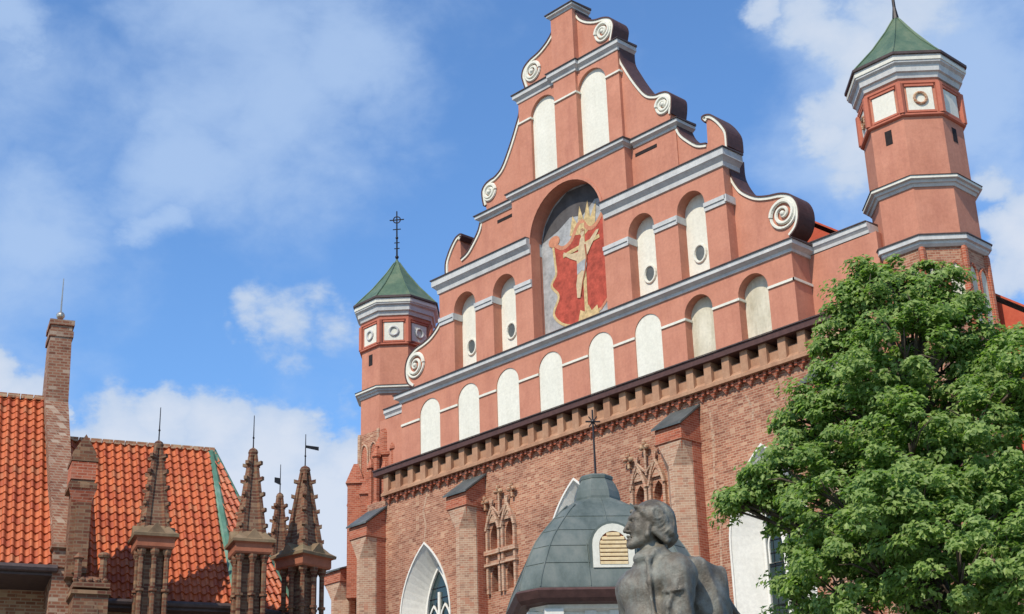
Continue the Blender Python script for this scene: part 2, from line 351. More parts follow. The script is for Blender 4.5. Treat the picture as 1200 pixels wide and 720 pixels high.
# ---- pointed windows
def loft(b, a, c, y0, y1):
    n = len(a); b.add([(x, y0, z) for x, z in a] + [(x, y1, z) for x, z in c], [(i, (i + 1) % n, n + (i + 1) % n, n + i) for i in range(n)])
for k, (cx, wd, z0, zs, h) in enumerate(WIN):
    outer = parch(cx, wd, z0, zs, h); inner = parch(cx, 1.62, z0 + .3, zs + .1, h * .70)
    wn_ = MB(); loft(wn_, outer, inner, YB + .003, YB + .75)
    tr = [(cx + (x - cx) * 1.045, zs + (z - zs) * 1.03 if z > zs else z - .02) for x, z in outer]
    wn_.slab(tr, [outer], YB - .035, YB + .02)
    wo_ = wn_.build('pointed_window', 'white_plaster', CH)
    f = MB(); inn2 = parch(cx, 1.43, z0 + .4, zs + .1, h * .655); f.slab(inner, [inn2], YB + .70, YB + .86)
    f.box(cx - .06, cx + .06, YB + .72, YB + .84, z0 + .4, zs + h * .38)
    for dx in (-.34, .34):
        a_ = parch(cx + dx, .66, zs - .6, zs - .1, .75, 8); b_ = parch(cx + dx, .54, zs - .7, zs - .1, .65, 8)
        f.slab(a_, [[(x, max(z, zs - .599)) for x, z in b_]], YB + .74, YB + .82)
    f.build('window_frame', 'white_plaster', wo_)
    gl = MB(); gl.slab(inn2, [], YB + .80, YB + .83); gl.build('glass', 'glass', wo_)
    q = MB()
    for zz in np.arange(z0 + 1, zs + h * .5, .42): q.box(cx - .66, cx + .66, YB + .775, YB + .795, zz, zz + .025)
    for xx in (-.48, -.2, .2, .48): q.box(cx + xx - .01, cx + xx + .01, YB + .775, YB + .795, z0 + .5, zs + h * .25)
    q.build('glazing_bar', 'iron', wo_)
b = MB()
for pts in ([(-8.15, 16.1), (-8.05, 16.7), (-8.2, 17.3), (-7.95, 18.0)], [(6.75, 17.7), (6.8, 16.6), (6.72, 15.4), (6.78, 13.8), (6.7, 12)], [(8.3, 17.8), (8.55, 17.3), (8.5, 16.9)], [(9.2, 17.6), (9.6, 17.1)]):
    for (x0, z0), (x1, z1) in zip(pts, pts[1:]):
        b.slab([(x0 - .04, z0), (x0 + .05, z0), (x1 + .05, z1), (x1 - .04, z1)] if z1 > z0 else [(x1 - .04, z1), (x1 + .05, z1), (x0 + .05, z0), (x0 - .04, z0)], [], YB - .006, YB + .01)
b.build('mortar_patch', 'tan_brick', CH)
# ---- blind tracery on the wall
def tracery(cx, zt):
    t = MB(); y0 = YB - .13; y1 = YB + .02
    for dx in (-.42, .42):
        a_ = parch(cx + dx, .72, zt - 2.3, zt - 1.55, .72, 8); b_ = parch(cx + dx, .48, zt - 2.31, zt - 1.52, .52, 8)
        t.slab(a_[2:] + [], [], y0, y1) if False else None
        ol = a_[1:] + [a_[0]]
        ring = a_[1:] + [a_[0]] + [b_[0]] + b_[1:][::-1] if False else None
        for i in range(2, len(a_) - 1):
            t.slab([a_[i], a_[i + 1], b_[i + 1], b_[i]][::-1], [], y0 - (.0), y1)
        # crossing ogee ribs
        t.tube([(cx + dx - .36, y0, zt - 1.6), (cx + dx - .18, y0, zt - 1.05), (cx + dx, y0, zt - .72), (cx + dx + .06, y0, zt - .45)], [.07, .06, .06, .05], 5)
        t.tube([(cx + dx + .36, y0, zt - 1.6), (cx + dx + .18, y0, zt - 1.05), (cx + dx, y0, zt - .72), (cx + dx - .06, y0, zt - .45)], [.07, .06, .06, .05], 5)
        t.add([(cx + dx - .26, y0 + .04, zt - 1.32), (cx + dx + .26, y0 + .04, zt - 1.32), (cx + dx, y0 + .04, zt - .75)], [(0, 1, 2)])
        t.box(cx + dx - .38, cx + dx - .27, y0, y1, zt - 4.0, zt - 1.55); t.box(cx + dx + .27, cx + dx + .38, y0, y1, zt - 4.0, zt - 1.55)
        t.box(cx + dx - .44, cx + dx + .44, y0 - .06, y1, zt - 2.55, zt - 2.38); t.box(cx + dx - .44, cx + dx + .44, y0 - .06, y1, zt - 2.98, zt - 2.86)
    t.tube([(cx - .42, y0, zt - .7), (cx, y0, zt - 1.1), (cx + .42, y0, zt - .7)], .06, 5)
    t.tube([(cx, y0, zt - 1.2), (cx, y0, zt - .3)], .05, 5)
    o = t.build('blind_tracery', 'tan_brick', CH)
    t = MB()
    for dx, dz in ((0, .0), (-.78, -.28), (.72, -.05)):
        c_ = (cx + dx, y0 - .03, zt + dz - .15)
        t.ball((c_[0] - .12, c_[1], c_[2] - .05), .11, 7, 5, (1, .9, .9)); t.ball((c_[0] + .12, c_[1], c_[2] - .05), .11, 7, 5, (1, .9, .9)); t.ball((c_[0], c_[1], c_[2] + .1), .10, 7, 5, (.8, .9, 1.3)); t.box(c_[0] - .05, c_[0] + .05, y0 - .02, y1, c_[2] - .35, c_[2])
    t.build('finial_flower', 'old_brick', o)
tracery(-3.62, 17.3); tracery(3.85, 17.25)
# ---- buttresses
def buttress(x0, x1, yf=-1.6, yw=YB, zc=17.15, zb=17.95, vt=15.9, name='buttress'):
    w_ = x1 - x0; ch = w_ * .42; zl = zc - .5
    b = MB(); ring = lambda z, c_: [(x0 + c_, yf, z), (x1 - c_, yf, z), (x1, yf + c_, z), (x1, yw + .05, z), (x0, yw + .05, z), (x0, yf + c_, z)]
    b.rings([ring(0, ch), ring(vt - .1, ch)], cap1=False)
    b.rings([ring(vt - .1, ch), ring(zl, .02)], cap0=False)
    o = b.build(name, 'tan_brick', CH)
    # red brick angles and corbel block
    b = MB(); e = .012
    b.box(x0 - .05, x1 + .05, yf - .05, yw + .02, zl, zl + .09)
    b.add([(x0 - .03, yf - .03, zl + .09), (x1 + .03, yf - .03, zl + .09), (x1 + .03, yw + .02, zl + .09), (x0 - .03, yw + .02, zl + .09),
           (x0 - .03, yf - .03, zc), (x1 + .03, yf - .03, zc), (x1 + .03, yw + .02, zb - .03), (x0 - .03, yw + .02, zb - .03)], [(0, 1, 5, 4), (1, 2, 6, 5), (3, 0, 4, 7), (4, 5, 6, 7)])
    b.add([(x1 - ch - .02, yf - e, zl), (x1 + e, yf - e, zl), (x1 + e, yf + ch + .02, zl), (x1 - ch * .5 + e, yf + ch * .5 - e, vt)], [(0, 3, 1), (1, 3, 2), (0, 1, 2)])
    b.add([(x0 + ch + .02, yf - e, zl), (x0 - e, yf - e, zl), (x0 - e, yf + ch + .02, zl), (x0 + ch * .5 - e, yf + ch * .5 - e, vt)], [(0, 1, 3), (1, 2, 3), (0, 2, 1)])
    b.box(x1 - .02, x1 + e, yf + ch + .06, yw, 0, zl); b.box(x0 - e, x0 + .02, yf + ch + .06, yw, 0, zl)
    b.build('brick_quoin', 'red_brick', o)
    b = MB(); b.add([(x0 - .1, yf - .14, zc - .02), (x1 + .12, yf - .14, zc - .02), (x1 + .12, yw, zb), (x0 - .1, yw, zb), (x0 - .1, yf - .14, zc + .05), (x1 + .12, yf - .14, zc + .05), (x1 + .12, yw, zb + .08), (x0 - .1, yw, zb + .08)],
                    [(0, 3, 2, 1), (4, 5, 6, 7), (0, 1, 5, 4), (1, 2, 6, 5), (2, 3, 7, 6), (3, 0, 4, 7)])
    b.build('buttress_cap', 'dark_sheet', o)
for x0, x1 in ((-11.7, -10.6), (-5.62, -4.52), (5.15, 6.25), (11.3, 12.4)): buttress(x0, x1)
buttress(-16.3, -15.2, .6, 3.0, 16.35, 17.15, 15.2); 
# ---- frieze, teeth and eave
b = MB(); b.box(-10.55, 11.3, -.69, -.15, 18.4, 18.96); b.box(-10.55, 11.3, -.25, -.1, 18.9, 19.3)
px_ = -10.3; n_ = 0
while px_ < 11.2:
    b.box(px_ - .155, px_ + .155, -.85, -.3, 18.47, 19.28); px_ += .785
b.box(-10.55, 11.35, -.91, -.3, 18.36, 18.47)
b.add([(-10.55, -.89, 18.48), (11.3, -.89, 18.48), (11.3, -.695, 18.66), (-10.55, -.695, 18.66)], [(0, 1, 2, 3)])
b.build('niche_frieze', 'sand_brick', CH)
b = MB(); x = -10.3; b.box(-10.5, 11.25, -.68, -.3, 18.27, 18.36)
while x < 11.2:
    b.add([(x - .15, -.78, 18.28), (x + .15, -.78, 18.28), (x, -.69, 18.02), (x - .15, -.6, 18.28), (x + .15, -.6, 18.28), (x, -.6, 17.97)], [(0, 2, 1), (0, 3, 5, 2), (1, 2, 5, 4), (0, 1, 4, 3)])
    b.box(x + .10, x + .2, -.80, -.6, 18.2, 18.36); b.box(x - .2, x - .10, -.80, -.6, 18.2, 18.36)
    x += .525
b.build('corbel_table', 'red_brick', CH)
b = MB(); b.rings([[(x, y, z) for y, z in ((-1.0, 19.26), (.1, 19.26), (.1, 19.98), (-1.0, 19.50))] for x in (-10.95, 12.3)])
b.build('eave', 'brown_metal', CH)
b = MB(); b.add([(-10.97, -1.05, 19.52), (12.33, -1.05, 19.52), (12.33, .0, 20.0), (-10.97, .0, 20.0), (-10.97, -1.05, 19.48), (12.33, -1.05, 19.48)], [(0, 1, 2, 3), (4, 5, 1, 0)])
b.build('eave_flashing', 'dark_flashing', CH)
# corner brick blocks beside the eave
b = MB()
for sx_ in (1,):
    b.slab([(sx_ * 12.7, 17.9), (sx_ * 11.35, 17.9), (sx_ * 11.35, 19.25), (sx_ * 12.7, 19.25)], [parch(sx_ * 12.0, .3, 18.2, 18.6, .3, 6)], -.85, -.2)
    b.box(min(sx_ * 11.3, sx_ * 12.8), max(sx_ * 11.3, sx_ * 12.8), -.8, -.2, 19.25, 19.3)
b.build('corner_block', 'old_brick', CH)
# ---- plaster facade: first storey with eight niches
C1X = [-8.45, -6.05, -3.73, -1.32, 1.35, 3.72, 6.12, 8.55]
def pan(name, loop, y, mat, par): b = MB(); b.slab(loop, [], y, y + .05); return b.build(name, mat, par)
h1 = [arch(c, 1.28, 19.9, 21.63) for c in C1X]
b = MB(); b.slab([(-10.28, 19.5), (10.28, 19.5), (10.28, 22.6), (-10.28, 22.6)], h1, 0, .42)
b.box(-10.275, 10.275, .42, 1.2, 19.5, 22.6)
PW = b.build('plaster_wall', 'pink_plaster', CH)
for i, c in enumerate(C1X):
    pan('niche_panel', arch(c, 1.29, 19.9, 21.63), .035 if i < 6 else .36, 'cream_plaster' if i < 6 else 'aged_cream', CH)
def string(b, x0, x1, z, y0=-.06, h=.075, dark=False): b.box(x0, x1, y0, y0 + .16, z, z + h)
b = MB(); ed = [-10.28] + [e for c in C1X for e in (c - .64, c + .64)] + [10.28]
for i in range(0, len(ed), 2):
    x0, x1 = ed[i], ed[i + 1]; b.box(x0, x1 + (.05 if i == len(ed) - 2 else 0), -.05, .02, 21.47, 21.56)
for c in C1X[6:]: b.box(c - .645, c - .58, -.05, .35, 21.47, 21.56)
b.box(10.26, 10.34, -.05, 1.0, 21.47, 21.56)
b.build('string_course', 'cream_plaster', CH)
def cornice(x0, x1, z0, z1, yw, pr, par=CH, endL=1, endR=1, depth=.4, name='cornice'):
    """stepped moulding on a wall at yw, projecting pr; dark sheet on top"""
    b = MB(); h = z1 - z0
    rs = []
    for p_, t in ((.0, .0), (.25, .02), (.32, .30), (.84, .52), (1.0, .56), (1.0, 1.0)):
        q = pr * p_; z = z0 + h * t; rs.append([(x0 - q * endL, yw - q, z), (x1 + q * endR, yw - q, z), (x1 + q * endR, yw + depth, z), (x0 - q * endL, yw + depth, z)])
    b.rings(rs)
    o = b.build(name, 'grey_moulding', par)
    b = MB(); q = pr + .05; b.add([(x0 - q * endL, yw - q, z1), (x1 + q * endR, yw - q, z1), (x1 + q * endR, yw + depth, z1), (x0 - q * endL, yw + depth, z1),
        (x0 - q * endL, yw - q, z1 + .04), (x1 + q * endR, yw - q, z1 + .035), (x1 + q * endR, yw + depth, z1 + .10), (x0 - q * endL, yw + depth, z1 + .10)],
        [(0, 3, 2, 1), (4, 5, 6, 7), (0, 1, 5, 4), (1, 2, 6, 5), (2, 3, 7, 6), (3, 0, 4, 7)])
    b.build('flashing', 'dark_flashing', o); return o
cornice(-10.28, 10.28, 22.5, 22.86, 0, .24, depth=1.2)
# side walls to the turrets
b = MB(); b.box(10.2, 13.0, 1.0, 1.6, 18, 22.6); b.box(-13.0, -10.2, 1.0, 1.6, 18, 22.6); b.build('plaster_side_wall', 'pink_plaster', CH)
cornice(10.4, 12.75, 22.62, 23.0, 1.0, .12, endL=0, endR=0, depth=.6); cornice(-12.6, -10.4, 22.62, 23.0, 1.0, .12, endL=0, endR=0, depth=.6)
# ---- second storey: four niches and the great niche
N2 = [(-6.17, 1.32), (-3.77, 1.32), (3.72, 1.28), (6.14, 1.3)]
big = arch(-.16, 3.96, 22.95, 27.13, 22)
h2 = [arch(c, w_, 22.95, 25.68) for c, w_ in N2]
b = MB(); b.slab([(-7.75, 22.9), (7.75, 22.9), (7.75, 27.0), (3.15, 27.0), (3.15, 29.4), (-3.15, 29.4), (-3.15, 27.0), (-7.75, 27.0)], h2 + [big], 0, .5)
b.build('plaster_wall', 'pink_plaster', CH)
b = MB(); bo = [(-.16 + (x + .16) * 1.05, 27.13 + (z - 27.13) * 1.05 if z > 27.1 else z) for x, z in big]
b.slab(bo[2:] , [], -.03, 0) if False else None
for i in range(2, len(big) - 1): b.slab([big[i], bo[i], bo[i + 1], big[i + 1]], [], -.045, .02)
b.build('archivolt', 'pink_plaster', CH)
for c, w_ in N2:
    p_ = pan('niche_panel', arch(c, w_ + .02, 22.95, 25.68), .46, 'cream_plaster', CH)
    q = MB(); cx_ = c + .12 - .2; 
    for (rr, yy) in ((.27, .40),):
        pts = [(cx_ + rr * math.cos(a), .44, 24.0 + .02 + rr * 1.25 * math.sin(a)) for a in np.linspace(0, 2 * math.pi, 17)[:-1]]
        q.tube(pts + [pts[0]], .055, 6)
    q.build('oculus_ring', 'cream_plaster', p_)
    q = MB(); q.slab([(cx_ + .2 * math.cos(a), 24.02 + .27 * math.sin(a)) for a in np.linspace(0, 2 * math.pi, 17)[:-1]], [], .445, .46); q.build('oculus', 'dark_sheet', p_)
b = MB()
def impost(x0, x1, y0=-.09, yb=.42, z0=25.28, z1=25.58):
    b.box(x0, x1, y0 + .05, yb, z0, z0 + .14); b.box(x0, x1 + .03, y0, yb, z0 + .14, z1)
for x0, x1 in ((-7.75, -6.83), (-5.51, -4.43), (-3.11, -2.14), (1.82, 3.08), (4.36, 5.49), (6.79, 7.78)):
    b.box(x0 + .001, x1 - .001, -.05, .0, 25.26, 25.42); b.box(x0 - .0, x1, -.09, .001, 25.42, 25.58)
for c, w_ in N2: b.box(c - w_ / 2 - .001, c - w_ / 2 + .04, -.09, .45, 25.3, 25.58)
b.box(7.75, 7.84, -.09, .5, 25.3, 25.58)
b.build('impost_band', 'grey_moulding', CH)
cornice(-7.75, -2.15, 26.72, 27.34, 0, .24, endR=0, depth=.9); cornice(1.82 + .1, 7.75, 26.72, 27.34, 0, .24, endL=0, depth=.9)
# ---- wings, shoulders and crown of the gable (one silhouette at y=.45)
Rp = [(10.02, 22.9), (10.0, 23.32), (10.28, 23.55), (10.43, 23.91), (10.42, 24.35), (10.22, 24.72), (9.8, 24.94), (9.25, 25.05), (8.76, 25.22), (8.29, 25.56), (7.99, 25.93), (7.71, 26.6), (7.70, 27.3),
      (7.72, 27.67), (7.72, 28.23), (7.56, 28.6), (7.31, 28.96), (7.03, 29.22), (6.74, 29.27), (6.85, 29.08), (6.82, 28.2), (6.78, 28.13), (6.36, 28.28), (5.94, 28.66), (5.6, 29.06), (5.4, 29.5),
      (5.1, 29.75), (5.2, 30.1), (5.28, 30.48), (5.28, 30.83), (5.08, 31.03), (4.78, 31.11), (4.5, 31.15), (4.05, 31.42), (3.55, 32.17), (3.12, 32.99), (2.86, 33.6), (2.86, 34.3),
      (2.42, 34.5), (2.56, 34.95), (2.62, 35.25), (2.49, 35.56), (2.15, 35.76), (1.7, 35.87), (1.38, 36.0), (1.04, 36.21), (.75, 36.5), (.6, 36.85)]
sil = [(-x, z) for x, z in Rp] + Rp[::-1]
sil = sil[::-1]
gh = [arch(c, w_ + .04, 22.93, 25.68) for c, w_ in N2] + [arch(-.16, 4.0, 22.93, 27.13, 22)]
b = MB(); b.slab(sil, gh, .45, 1.2, back=True); b.build('gable', 'pink_plaster', CH)
h3 = [arch(1.37, 1.56, 29.5, 32.95), arch(-1.4, 1.5, 29.5, 32.95)]
b = MB(); b.slab([(-2.86, 29.4), (2.86, 29.4), (2.86, 34.0), (-2.86, 34.0)], h3, .30, .46); b.box(-.62, .62, .17, .46, 29.4, 36.95)
b.box(3.1, 5.42, .40, .5, 27.3, 29.4); b.box(-5.42, -3.1, .40, .5, 27.3, 29.4)
b.build('gable_pilaster', 'pink_plaster', CH)
for l in h3: pan('niche_panel', l, .435, 'cream_plaster', CH)
b = MB()
for x0, x1, yy in ((-2.9, -2.15, .30), (-.62, .62, .17), (2.15, 2.9, .30)): b.box(x0, x1, yy - .06, yy + .02, 32.92, 33.0); b.box(x1 - .01, x1 + .05, yy - .06, .44, 32.92, 33.0)
b.build('string_course', 'cream_plaster', CH)
cornice(-3.08, 3.08, 29.36, 29.66, 0, .2, depth=.6); cornice(3.3, 5.45, 29.36, 29.66, .40, .2, endL=0, depth=.9); cornice(-5.45, -3.3, 29.36, 29.66, .40, .2, endR=0, depth=.9)
cornice(.66, 2.86, 33.92, 34.32, .30, .18, endL=0, depth=.95); cornice(-2.86, -.66, 33.92, 34.32, .30, .18, endR=0, depth=.95); cornice(-.64, .64, 33.92, 34.32, .17, .19, depth=.6)
cornice(-.62, .62, 36.92, 37.12, .17, .14, depth=1.0)
b = MB(); b.box(3.35, 4.45, .385, .41, 28.98, 29.12); b.box(-4.45, -3.35, .385, .41, 28.98, 29.12); b.build('slot_opening', 'dark_hole', CH)
# edging, coping and scrolls along the gable curves
segs = [Rp[1:13], Rp[13:20], Rp[21:27], Rp[27:38], Rp[38:48]]
def offs(pts, d):
    out = []
    for i, p in enumerate(pts):
        a_ = pts[max(i - 1, 0)]; c_ = pts[min(i + 1, len(pts) - 1)]; tx, tz = c_[0] - a_[0], c_[1] - a_[1]; l = math.hypot(tx, tz)
        out.append((p[0] + tz / l * d, p[1] - tx / l * d))
    return out
def resample(pts, k=4):
    P = [Vector((x, 0, z)) for x, z in pts]; out = []
    for i in range(len(P) - 1):
        p0 = P[max(i - 1, 0)]; p1 = P[i]; p2 = P[i + 1]; p3 = P[min(i + 2, len(P) - 1)]
        for j in range(k):
            t = j / k; q = .5 * ((2 * p1) + (-p0 + p2) * t + (2 * p0 - 5 * p1 + 4 * p2 - p3) * t * t + (-p0 + 3 * p1 - 3 * p2 + p3) * t ** 3); out.append((q.x, q.z))
    out.append(pts[-1]); return out
edg = MB(); cop = MB()
for sgn in (1, -1):
    for sg in segs:
        edg = MB(); cop = MB()
        s_ = resample(sg); 
        if sgn < 0: s_ = [(-x, z) for x, z in s_]
        d = sgn
        a_ = offs(s_, -.085 * d); m_ = offs(s_, .02 * d); o_ = offs(s_, .075 * d)
        for i in range(len(s_) - 1):
            q = [a_[i], m_[i], m_[i + 1], a_[i + 1]]; edg.slab(q if sgn > 0 else q[::-1], [], .39, .46)
            q = [m_[i], o_[i], o_[i + 1], m_[i + 1]]; cop.slab(q if sgn > 0 else q[::-1], [], .36, 1.27, back=True)
        edg.build('curve_edging', 'cream_plaster', CH, split=False); cop.build('coping', 'brown_metal', CH, split=False)

for sgn in (1, -1):
    for cx_, cz_, rr in ((9.83, 24.22, .53), (4.9, 30.62, .36), (2.05, 35.22, .42)):
        q = MB(); pts = []
        for i in range(46):
            t = i / 45; a = R(200 - 20) - t * 2 * math.pi * 1.9; rad = rr * (1 - t * .86)
            pts.append((sgn * (cx_ + rad * math.cos(a)), .40, cz_ + rad * math.sin(a)))
        q.tube(pts, [.085 * (1 - .4 * i / 45) for i in range(46)], 6)
        q.ball((sgn * cx_, .38, cz_), .1, 8, 6)
        q.tube([(sgn * (cx_ + rr * math.cos(a)), .42, cz_ + rr * math.sin(a)) for a in np.linspace(0, 2 * math.pi, 25)], .06, 6)
        q.build('scroll', 'cream_plaster', CH)
for sgn in (1, -1):
    q = MB(); q.ball((sgn * 6.72, .8, 28.32), .14); q.build('ball_ornament', 'cream_plaster', CH)
# ---- painted niche
fr = MB(); fr.slab(arch(-.16, 3.98, 22.95, 27.13, 22), [], .64, .7); FR = fr.build('painted_panel', 'fresco_grey', CH)
def paint(name, pts, mat, lay, w_=None):
    b = MB(); y = .636 - .004 * lay
    if w_ is None: b.slab(pts, [], y, y + .003)
    else:
        for i in range(len(pts) - 1):
            (x0, z0), (x1, z1) = pts[i], pts[i + 1]; l = math.hypot(x1 - x0, z1 - z0); nx, nz = -(z1 - z0) / l * w_ / 2, (x1 - x0) / l * w_ / 2
            b.slab([(x0 + nx, z0 + nz), (x0 - nx, z0 - nz), (x1 - nx, z1 - nz), (x1 + nx, z1 + nz)][::1], [], y - .0004 * (i % 5), y + .003)
    return b.build(name, mat, FR)
FX = -.55   # visible centre of the painting (the right jamb hides the rest from the square)
paint('painted_cloud', [(-2.1, 27.3), (-1.2, 27.55), (-.5, 27.9), (.2, 27.75), (.9, 28.2), (1.6, 28.1), (1.3, 28.6), (.5, 29.0), (-.6, 29.05), (-1.4, 28.6), (-1.9, 28.0)], 'fresco_cloud', 1)
paint('painted_drape', [(-1.45, 27.0), (-.9, 26.75), (-.3, 27.0), (.1, 27.45), (.6, 27.1), (1.15, 27.3), (1.45, 27.6), (1.5, 26.5), (1.42, 25.4), (1.6, 24.6), (1.4, 24.0), (.9, 23.5), (.2, 23.3), (-.5, 23.25), (-1.1, 23.5), (-1.6, 24.0), (-1.3, 24.7), (-1.65, 25.3), (-1.35, 25.8)][::-1], 'fresco_red', 2)
paint('drape_border', resample([(-1.5, 27.05), (-1.42, 26.2), (-1.4, 25.7), (-1.68, 25.3), (-1.3, 24.75), (-1.62, 24.1), (-1.2, 23.55), (-.5, 23.28), (.2, 23.33), (.9, 23.55)]), 'fresco_gold', 3, .11)
paint('drape_border', resample([(1.5, 27.6), (1.52, 26.5), (1.44, 25.4), (1.62, 24.6), (1.42, 24.0), (.9, 23.52)]), 'fresco_orange', 3, .10)
paint('drape_festoon', resample([(-1.5, 27.1), (-1.0, 26.72), (-.5, 26.85), (-.15, 27.35), (.15, 27.5), (.45, 27.1), (.8, 27.05), (1.2, 27.4), (1.5, 27.75)]), 'fresco_orange', 4, .17)
paint('drape_knot', [(-1.42 + .32 * math.cos(a), 27.15 + .24 * math.sin(a)) for a in np.linspace(0, 2 * math.pi, 13)[:-1]], 'fresco_orange', 5)
paint('drape_knot', [(1.35 + .2 * math.cos(a), 27.7 + .26 * math.sin(a)) for a in np.linspace(0, 2 * math.pi, 13)[:-1]], 'fresco_orange', 5)
paint('painted_rays', [(-.55, 27.1), (-.35, 27.9), (-.1, 27.45), (.05, 28.2), (.25, 27.5), (.5, 28.3), (.6, 27.5), (.95, 28.1), (.85, 27.2), (.3, 26.9)], 'fresco_gold', 3)
paint('painted_cross', [(.18, 27.4), (.16, 23.6)], 'fresco_gold', 6, .17)
paint('painted_cross', [(-.95, 26.35), (1.05, 26.55)], 'fresco_gold', 7, .16)
paint('painted_figure', [(.02, 26.75), (-.12, 26.25), (-.55, 26.3), (-.9, 26.5), (-.92, 26.38), (-.55, 26.1), (-.22, 25.9), (-.18, 25.4), (-.3, 24.9), (-.28, 24.35), (-.12, 24.3), (.05, 25.0), (.22, 25.4), (.3, 25.9), (.6, 26.3), (1.0, 26.75), (1.05, 26.85), (.9, 26.85), (.45, 26.5), (.28, 26.5), (.22, 26.78), (.12, 26.88)][::-1], 'fresco_flesh', 9)
paint('painted_head', [(.16 + .11 * math.cos(a), 26.98 + .14 * math.sin(a)) for a in np.linspace(0, 2 * math.pi, 11)[:-1]], 'fresco_flesh', 10)
paint('painted_hair', [(.06, 27.0), (.08, 27.14), (.2, 27.16), (.29, 27.06), (.24, 27.04), (.12, 27.04)][::-1], 'old_brick', 11)
paint('painted_loincloth', [(-.2, 25.75), (.3, 25.85), (.33, 25.6), (.24, 25.3), (.05, 25.42), (-.22, 25.3)][::-1], 'fresco_grey', 11)
paint('painted_shadow', [(.24, 26.45), (.29, 25.9), (.2, 25.4), (.04, 24.95), (-.1, 24.4), (-.06, 24.4), (.08, 24.9), (.26, 25.35), (.36, 25.9), (.32, 26.45)], 'band_brick', 12)
paint('painted_rock', [(-.3, 23.3), (.85, 23.35), (.75, 23.75), (.45, 23.6), (.3, 23.9), (.1, 23.65), (-.15, 23.8)], 'fresco_gold', 9)
